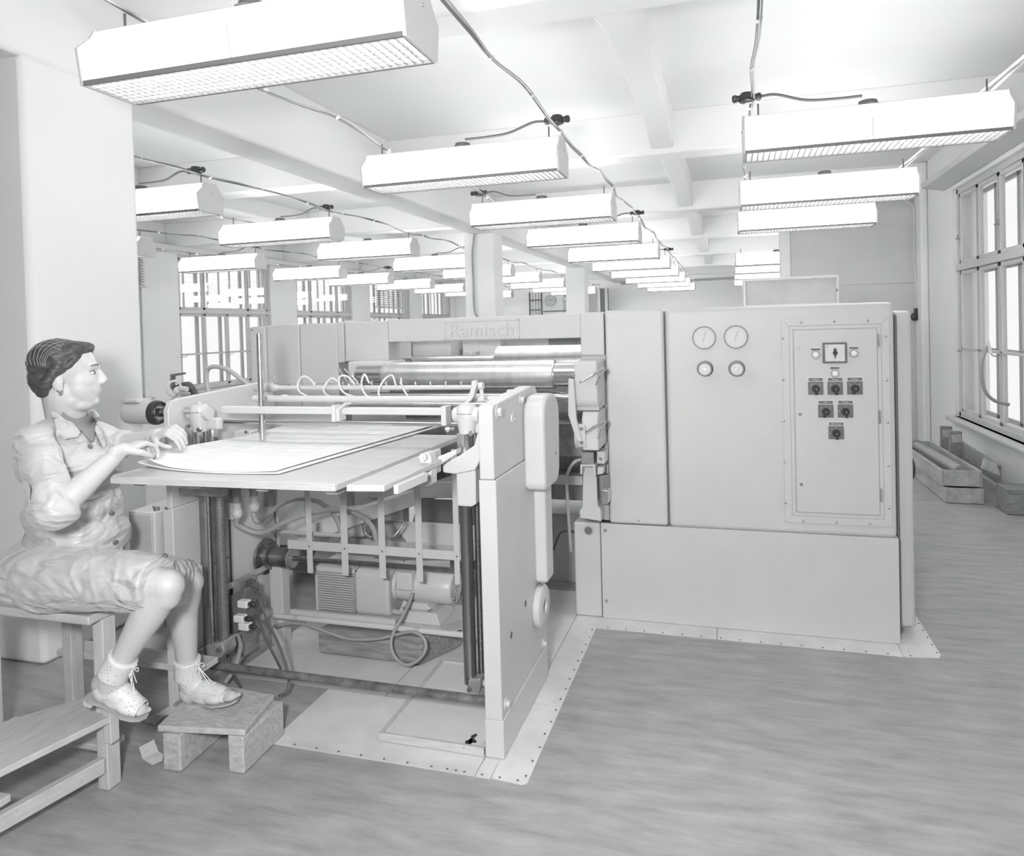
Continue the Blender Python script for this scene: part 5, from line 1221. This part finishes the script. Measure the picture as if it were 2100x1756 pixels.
# toes peeping out of the open shoes
def footpts(heel, toe): return heel, toe
heelN = at(184, 1424, y=1.765); toeN = at(302, 1470, y=1.80)
heelF = at(366, 1438, y=2.15); toeF = at(486, 1436, y=2.14)
for hl, te, ak in ((heelN, toeN, ankN), (heelF, toeF, ankF)):
    d = (te - hl).normalized(); s = d.cross(UP).normalized()
    chain(body, [ak, hl + d * .05 + UP * .055, hl + d * .14 + UP * .034], [.033, .034, .030])
    chain(body, [hl + d * .14 + UP * .03, te - d * .022 + UP * .016], [.030, .018])
    for k in range(4): cap(body, te - d * .04 + s * (-.018 + .012 * k) + UP * .014, te - d * (.004 + .004 * k) + s * (-.016 + .011 * k) + UP * .012, .010, .0085, 10)
person = thing('person', 'seated woman in grey satin work dress and white lace-up shoes, hands on the sheets', 'person', (pelvis.x, pelvis.y, 0))
bme = remesh(body, 'body', .0040, 5)
finish(bme, 'body', skin, person)

# --- clothes
cl_ = MB()
tw = (shF - shN).normalized()
fw = V(-tw.y, tw.x, 0); fw = fw if fw.x > 0 else -fw
AXT = (fw, tw, UP)
ell(cl_, chest + V(.01, 0, .03), AXT, (.125, .19, .15)); ell(cl_, chest + V(.05, .02, -.03), AXT, (.135, .165, .12))
ell(cl_, waist + V(.05, .01, .03), AXT, (.155, .165, .15)); ell(cl_, pelvis + V(.0, 0, -.01), AXT, (.17, .20, .135)); ell(cl_, waist + V(.08, .02, -.05), AXT, (.15, .16, .11))
for sh in (shN, shF): chain(cl_, [neckB + (sh - neckB) * .35 + V(0, 0, -.03), sh + V(0, 0, -.005)], [.055, .062])
def sleeve(a, b, ra, rb): cl_.lathe(a, b - a, [(0, ra), (.5, (ra + rb) / 2 * 1.03), (1, rb)], 28); cl_.ball(a, ra, 24, 12)
sleeve(shN, elN, .060, .064); sleeve(elN, elN.lerp(wrN, .14), .063, .061)
sleeve(shF, elF, .060, .056); sleeve(elF, elF.lerp(wrF, .30), .054, .046)
# skirt over both thighs
def flat(mb, a, b, ra, rb, n=32): mb.lathe(a, b - a, [(0, ra), (1, rb)], n)
kNs, kFs = hipN.lerp(kneeN, .93), hipF.lerp(kneeF, 1.02)
for i in range(7):
    s = i / 6; a = hipN.lerp(hipF, s); b = kNs.lerp(kFs, s)
    cl_.ball(a, .108, 20, 12); flat(cl_, a, b + V(0, 0, .004), .108, .083 - .008 * s)
def wr(p):
    a = noise.noise(V(p.x * 9 + p.z * 7, p.y * 5, p.z * 16 - p.x * 9)); b = noise.noise(V(p.x * 22, p.y * 9, p.z * 30 + p.x * 18) + V(5, 5, 5))
    c = 1 - abs(noise.noise(V(p.x * 6 - p.z * 4, p.y * 6, p.z * 13 + p.x * 8) + V(9, 2, 1)))
    return a * .004 + b * .0022 + (c ** 6) * .005 - .002
dme = remesh(cl_, 'work_dress', .006, 4, wr)
for v in dme.vertices: pass
dress = finish(dme, 'work_dress', satin, person)
dress['label'] = 'grey satin short sleeved work dress'
dbvh = BVHTree.FromPolygons([v.co + world_loc(person) for v in dme.vertices], [tuple(p.vertices) for p in dme.polygons])
def hit(px, py, bv, lift=.004):
    d = ray(px, py).normalized(); h = bv.ray_cast(CAM, d)
    if h[0] is None: return None
    return h[0] + h[1] * lift
def inpoly(x, y, poly):
    c = False; n = len(poly)
    for i in range(n):
        (x1, y1), (x2, y2) = poly[i], poly[i - 1]
        if (y1 > y) != (y2 > y) and x < (x2 - x1) * (y - y1) / (y2 - y1) + x1: c = not c
    return c
def cloth_piece(poly, name, m, par, lift=.005, thick=.003, step=4, bv=None):
    """a piece of cloth lying on the dress: outline points dropped onto its surface, then given thickness"""
    bv = bv or dbvh
    xs = [p[0] for p in poly]; ys = [p[1] for p in poly]; bm = bmesh.new()
    pts = []
    n = len(poly)
    for i in range(n):
        a, b = poly[i], poly[(i + 1) % n]; L = max(1, int(math.hypot(a[0] - b[0], a[1] - b[1]) / step))
        for k in range(L): pts.append((a[0] + (b[0] - a[0]) * k / L, a[1] + (b[1] - a[1]) * k / L))
    from mathutils.geometry import delaunay_2d_cdt
    inner = []
    y = min(ys) + step / 2
    while y < max(ys):
        x = min(xs) + step / 2
        while x < max(xs):
            if inpoly(x, y, poly): inner.append((x, y))
            x += step
        y += step
    allp = [Vector(p) for p in pts + inner]; ne = len(pts)
    vs, es, fs, *_ = delaunay_2d_cdt(allp, [(i, (i + 1) % ne) for i in range(ne)], [list(range(ne))], 1, .01)
    P3 = [hit(v.x, v.y, bv, lift) for v in vs]
    good = [p for p in P3 if p]
    if not good: return None
    c = sum(good, V(0, 0, 0)) / len(good)
    P3 = [p if p else None for p in P3]
    # fill missed rays from nearest hit depth
    for i, p in enumerate(P3):
        if p is None:
            j = min((k for k, q in enumerate(P3) if q is not None), key=lambda k: (vs[k] - vs[i]).length)
            d = ray(vs[i].x, vs[i].y).normalized(); P3[i] = CAM + d * ((P3[j] - CAM).length)
    o0 = world_loc(par); me = bpy.data.meshes.new(name)
    me.from_pydata([tuple(p - o0) for p in P3], [], [tuple(f) for f in fs]); me.shade_smooth(); me.materials.append(m)
    o = bpy.data.objects.new(name, me); COL.objects.link(o); o.parent = par
    s = o.modifiers.new('sm', 'SMOOTH'); s.iterations = 4; s.factor = .5
    s = o.modifiers.new('so', 'SOLIDIFY'); s.thickness = thick; s.offset = 0
    return o
bbvh = BVHTree.FromPolygons([v.co + world_loc(person) for v in bme.vertices], [tuple(p.vertices) for p in bme.polygons])
both = BVHTree.FromPolygons([v.co + world_loc(person) for v in dme.vertices] + [v.co + world_loc(person) for v in bme.vertices], [tuple(p.vertices) for p in dme.polygons] + [tuple(i + len(dme.vertices) for i in p.vertices) for p in bme.polygons])
cloth_piece([(128, 840), (140, 852), (158, 858), (178, 852), (188, 846), (196, 870), (190, 905), (186, 912), (168, 890), (140, 872), (126, 858)], 'undershirt', shirt_m, person, .006, .004, 5, both)
cloth_piece([(108, 836), (122, 842), (142, 862), (162, 890), (158, 902), (128, 906), (108, 900)], 'collar', satin, person, .012, .004, 6, both)
cloth_piece([(182, 838), (192, 836), (206, 852), (204, 862), (194, 874), (187, 858)], 'collar', satin, person, .010, .004, 5, both)
cloth_piece([(188, 872), (198, 876), (212, 905), (216, 922), (208, 924), (198, 905), (189, 888)], 'dress_placket', satin, person, .009, .004, 6, both)
btn = mat('dark_button', .16, .4)
for px, py, r in ((184, 917, .0085), (228, 1052, .0095), (236, 1112, .009), (338, 1142, .0085)):
    h = hit(px, py, dbvh, .0)
    if h is None: continue
    d = ray(px, py).normalized(); n = dbvh.ray_cast(CAM, d)[1]
    MB().lathe(h, n * .008, [(0, r), (.6, r), (1, r * .75)], 16).build('button', btn, person)
# hair: cap over the skull with a swept roll above the brow, netting strands
hr = MB()
def hh(f, r, u, rf, rr, ru): ell(hr, H(f, r, u), AX, (rf * S, rr * S, ru * S))
hh(-.034, 0, .040, .088, .079, .078); hh(-.068, 0, -.004, .052, .066, .066); hh(.016, 0, .082, .048, .052, .026)
chain(hr, [H(-.03, .056, .055), H(.020, .046, .076), H(.048, .022, .084), H(.052, -.01, .084), H(.04, -.040, .076)], [.026 * S, .022 * S, .018 * S, .018 * S, .022 * S])
chain(hr, [H(-.02, .074, .030), H(-.03, .078, .012), H(-.052, .072, -.02), H(-.07, .05, -.05)], [.020 * S, .016 * S, .018 * S, .020 * S])
chain(hr, [H(.030, .052, .062), H(.012, .066, .036), H(-.012, .074, .012), H(-.036, .078, -.012)], [.014 * S, .011 * S, .008 * S, .007 * S])
chain(hr, [H(-.02, -.074, .030), H(-.03, -.078, .012), H(-.052, -.072, -.02), H(-.07, -.05, -.05)], [.020 * S, .016 * S, .018 * S, .020 * S])
hme = remesh(hr, 'hair', .0042, 3, lambda p: noise.noise(V(p.x * 40 + p.z * 26, p.y * 24, p.z * 60)) * .0022)
hair = finish(hme, 'hair', hair_m, person)
hb = BVHTree.FromPolygons([v.co + world_loc(person) for v in hme.vertices], [tuple(p.vertices) for p in hme.polygons])
def scalp(th, ro, lift):
    """point on the hair: th from the forehead (0) over the crown to the nape, ro sideways"""
    c0 = H(-.025, 0, .03); d_ = F * math.cos(th) + UP * math.sin(th) + R_ax * ro
    h = hb.ray_cast(c0, d_.normalized())
    if h[0] is None: return None
    return h[0] + d_.normalized() * lift
rnd = random.Random(11); stm = MB()
for k in range(190):
    ro = rnd.uniform(-1.5, 1.5); t0 = rnd.uniform(.35, 1.2); t1 = t0 + rnd.uniform(.8, 1.9); n_ = 9
    pts = [scalp(t0 + (t1 - t0) * i / n_, ro * (1 + .18 * math.sin(i * .5)) + .03 * math.sin(i + k), .0012) for i in range(n_ + 1)]
    pts = [p for p in pts if p]
    if len(pts) > 4: stm.tube(pts, .0021, 5, 2, rf=lambda u: .25 + .75 * math.sin(PI * min(1, max(0, u))))
sto = stm.build('hair_strands', hair_m, hair); tag(sto, kind='stuff')
net = MB()
for k in range(9):
    for sg in (-1, 1):
        pts = [scalp(1.3 + i * .16, sg * (-1.3 + k * .33 + i * .14), .0028) for i in range(12)]
        pts = [p for p in pts if p]
        if len(pts) > 4: net.tube(pts, .0007, 4, 2)
tag(net.build('hair_net', mat('hair_net_thread', .42, .6), hair), kind='stuff')
# eyes, brow, lips, earring
eye_w, eye_d = mat('eye_white', .62, .3), mat('eye_dark', .05, .3)
for s in (-1, 1):
    e = MB(); ell(e, H(.0645, s * .029, .0035), AX, (.0115 * S, .0145 * S, .0068 * S)); eo = e.build('eye', eye_w, person)
    e = MB(); ell(e, H(.0725, s * .027, .0035), AX, (.0052 * S, .0075 * S, .0064 * S)); e.build('iris', eye_d, eo)
    MB().tube([H(.070, s * .018, .010), H(.072, s * .028, .0125), H(.064, s * .044, .008)], .0026 * S, 6, 5).build('eyelid', MATS['skin_fold'] if 'skin_fold' in MATS else mat('skin_fold', .28, .6), eo)
    MB().tube([H(.083, s * .014, .026), H(.083, s * .030, .032), H(.068, s * .048, .027)], .0026 * S, 6, 5).build('eyebrow', mat('brow_hair_%d' % (s + 1), .22, .8), person)
MB().tube([H(.070, .020, -.0595), H(.0885, .004, -.0580), H(.0885, -.004, -.0580), H(.070, -.020, -.0595)], .0016 * S, 6, 5).build('lip_line', mat('lip_tone', .42, .6), person)
er = MB(); c = H(-.016, .080, -.054)
for a, b in ((0, 0), (.006, .004), (-.005, .005), (.0, -.006), (.005, -.004)): er.ball(c + F * a * S + UP * b * S + R_ax * .003, .0032 * S, 8, 6)
er.build('earring', steel, person)
# shoes
def shoe(heel, toe, ank, lb):
    d = (toe - heel); L = d.length; d.normalize(); s = d.cross(UP).normalized(); u = s.cross(d).normalized()
    def p(a, b, c): return heel + d * (a * L) + s * b + u * c
    m_ = MB()
    def se(a, b, c, ra, rb, rc): ell(m_, p(a, b, c), (d, s, u), (ra, rb, rc))
    shin = (kneeN - ankN if lb == 'N' else kneeF - ankF).normalized()
    top = ank + shin * .055
    ax_ = ank
    m_.lathe(ank - shin * .02, top - ank + shin * .02, [(0, .046), (.5, .0445), (1, .047)], 28)
    se(.24, 0, .040, .040, .037, .046)
    chain(m_, [p(.30, 0, .060), ank], [.042, .046])
    chain(m_, [p(.20, 0, .036), p(.50, 0, .036), p(.74, 0, .024)], [.034, .039, .030])
    se(.70, 0, .018, .055, .044, .026); se(.50, 0, .018, .06, .036, .028); se(.84, .0, .016, .030, .036, .020)
    me = remesh(m_, 'shoe', .004, 3)
    # open toe: cut the tip off
    bm = bmesh.new(); bm.from_mesh(me)
    bmesh.ops.bisect_plane(bm, geom=bm.verts[:] + bm.edges[:] + bm.faces[:], plane_co=p(.885, 0, 0), plane_no=d, clear_outer=True)
    bmesh.ops.bisect_plane(bm, geom=bm.verts[:] + bm.edges[:] + bm.faces[:], plane_co=top - shin * .001, plane_no=shin, clear_outer=False)
    bm.to_mesh(me); bm.free(); me.shade_smooth()
    o = finish(me, 'shoe', shoe_m, person)
    out = [(-.03, .0), (.0, .027), (.12, .032), (.30, .026), (.48, .030), (.70, .044), (.86, .038), (.96, .024), (1.0, .0)]
    top_, bot_ = [], []
    pl = [(a, b) for a, b in out] + [(a, -b) for a, b in reversed(out[1:-1])]
    def hz(a): return .0 + .017 * max(0, 1 - a / .42) ** .8 if a < .42 else 0
    for a, b in pl: z = (-.006 if a > .4 else -.006) ; top_.append(p(a, b * 1.04, z + .006)); bot_.append(p(a, b * 1.04, z - .001))
    n = len(pl)
    MB().add(top_ + bot_, [tuple(range(n)), tuple(reversed(range(n, 2 * n)))] + [(i, (i + 1) % n, n + (i + 1) % n, n + i) for i in range(n)]).build('sole', mat('shoe_sole_' + lb, .42, .6), o)
    hb_ = MB(); q1 = [p(-.02, -.026, -.007), p(.17, -.026, -.007), p(.17, .026, -.007), p(-.02, .026, -.007)]; q2 = [p(.0, -.020, -.030), p(.13, -.020, -.030), p(.13, .020, -.030), p(.0, .020, -.030)]
    hb_.add(q1 + q2, [(0, 1, 2, 3), (7, 6, 5, 4), (0, 4, 5, 1), (1, 5, 6, 2), (2, 6, 7, 3), (3, 7, 4, 0)]); hb_.build('heel_block', MATS['white_leather_plain'] if 'white_leather_plain' in MATS else mat('white_leather_plain', .66, .5), o, bevel=.003)
    bv = BVHTree.FromPolygons([v.co + world_loc(person) for v in me.vertices], [tuple(q.vertices) for q in me.polygons])
    lc = MB()
    for k in range(6):
        c = ank.lerp(p(.58, 0, .05), k / 6.0) + (d * .035 if k < 5 else d * .02) + shin * (.03 - .02 * k / 6)
        for (b0, b1) in ((-.014, .014), (.014, -.014)):
            pts = []
            for w2 in (0, .5, 1):
                tgt = c + s * (b0 + (b1 - b0) * w2) - u * (.012 * w2); h = bv.find_nearest(tgt + u * .02 + d * .02)
                if h[0]: pts.append(h[0] + h[1] * .002)
            if len(pts) == 3: lc.tube(pts, .0016, 6, 3)
    h0 = bv.find_nearest(ank + d * .06 + shin * .02)
    if h0[0]:
        b0 = h0[0] + h0[1] * .003
        for sg in (-1, 1): lc.tube([b0, b0 + s * sg * .014 + u * .004 + d * .006, b0 + s * sg * .020 - u * .012 + d * .006, b0 + s * sg * .008 - u * .004 + d * .004], .0015, 6, 5); lc.tube([b0, b0 + s * sg * .006 - u * .02 + d * .006, b0 + s * sg * .012 - u * .042 + d * .016], .0014, 6, 4)
    lc.build('shoe_lace', white, o)
    return o
shoe(heelN, toeN, ankN, 'N'); shoe(heelF, toeF, ankF, 'F')
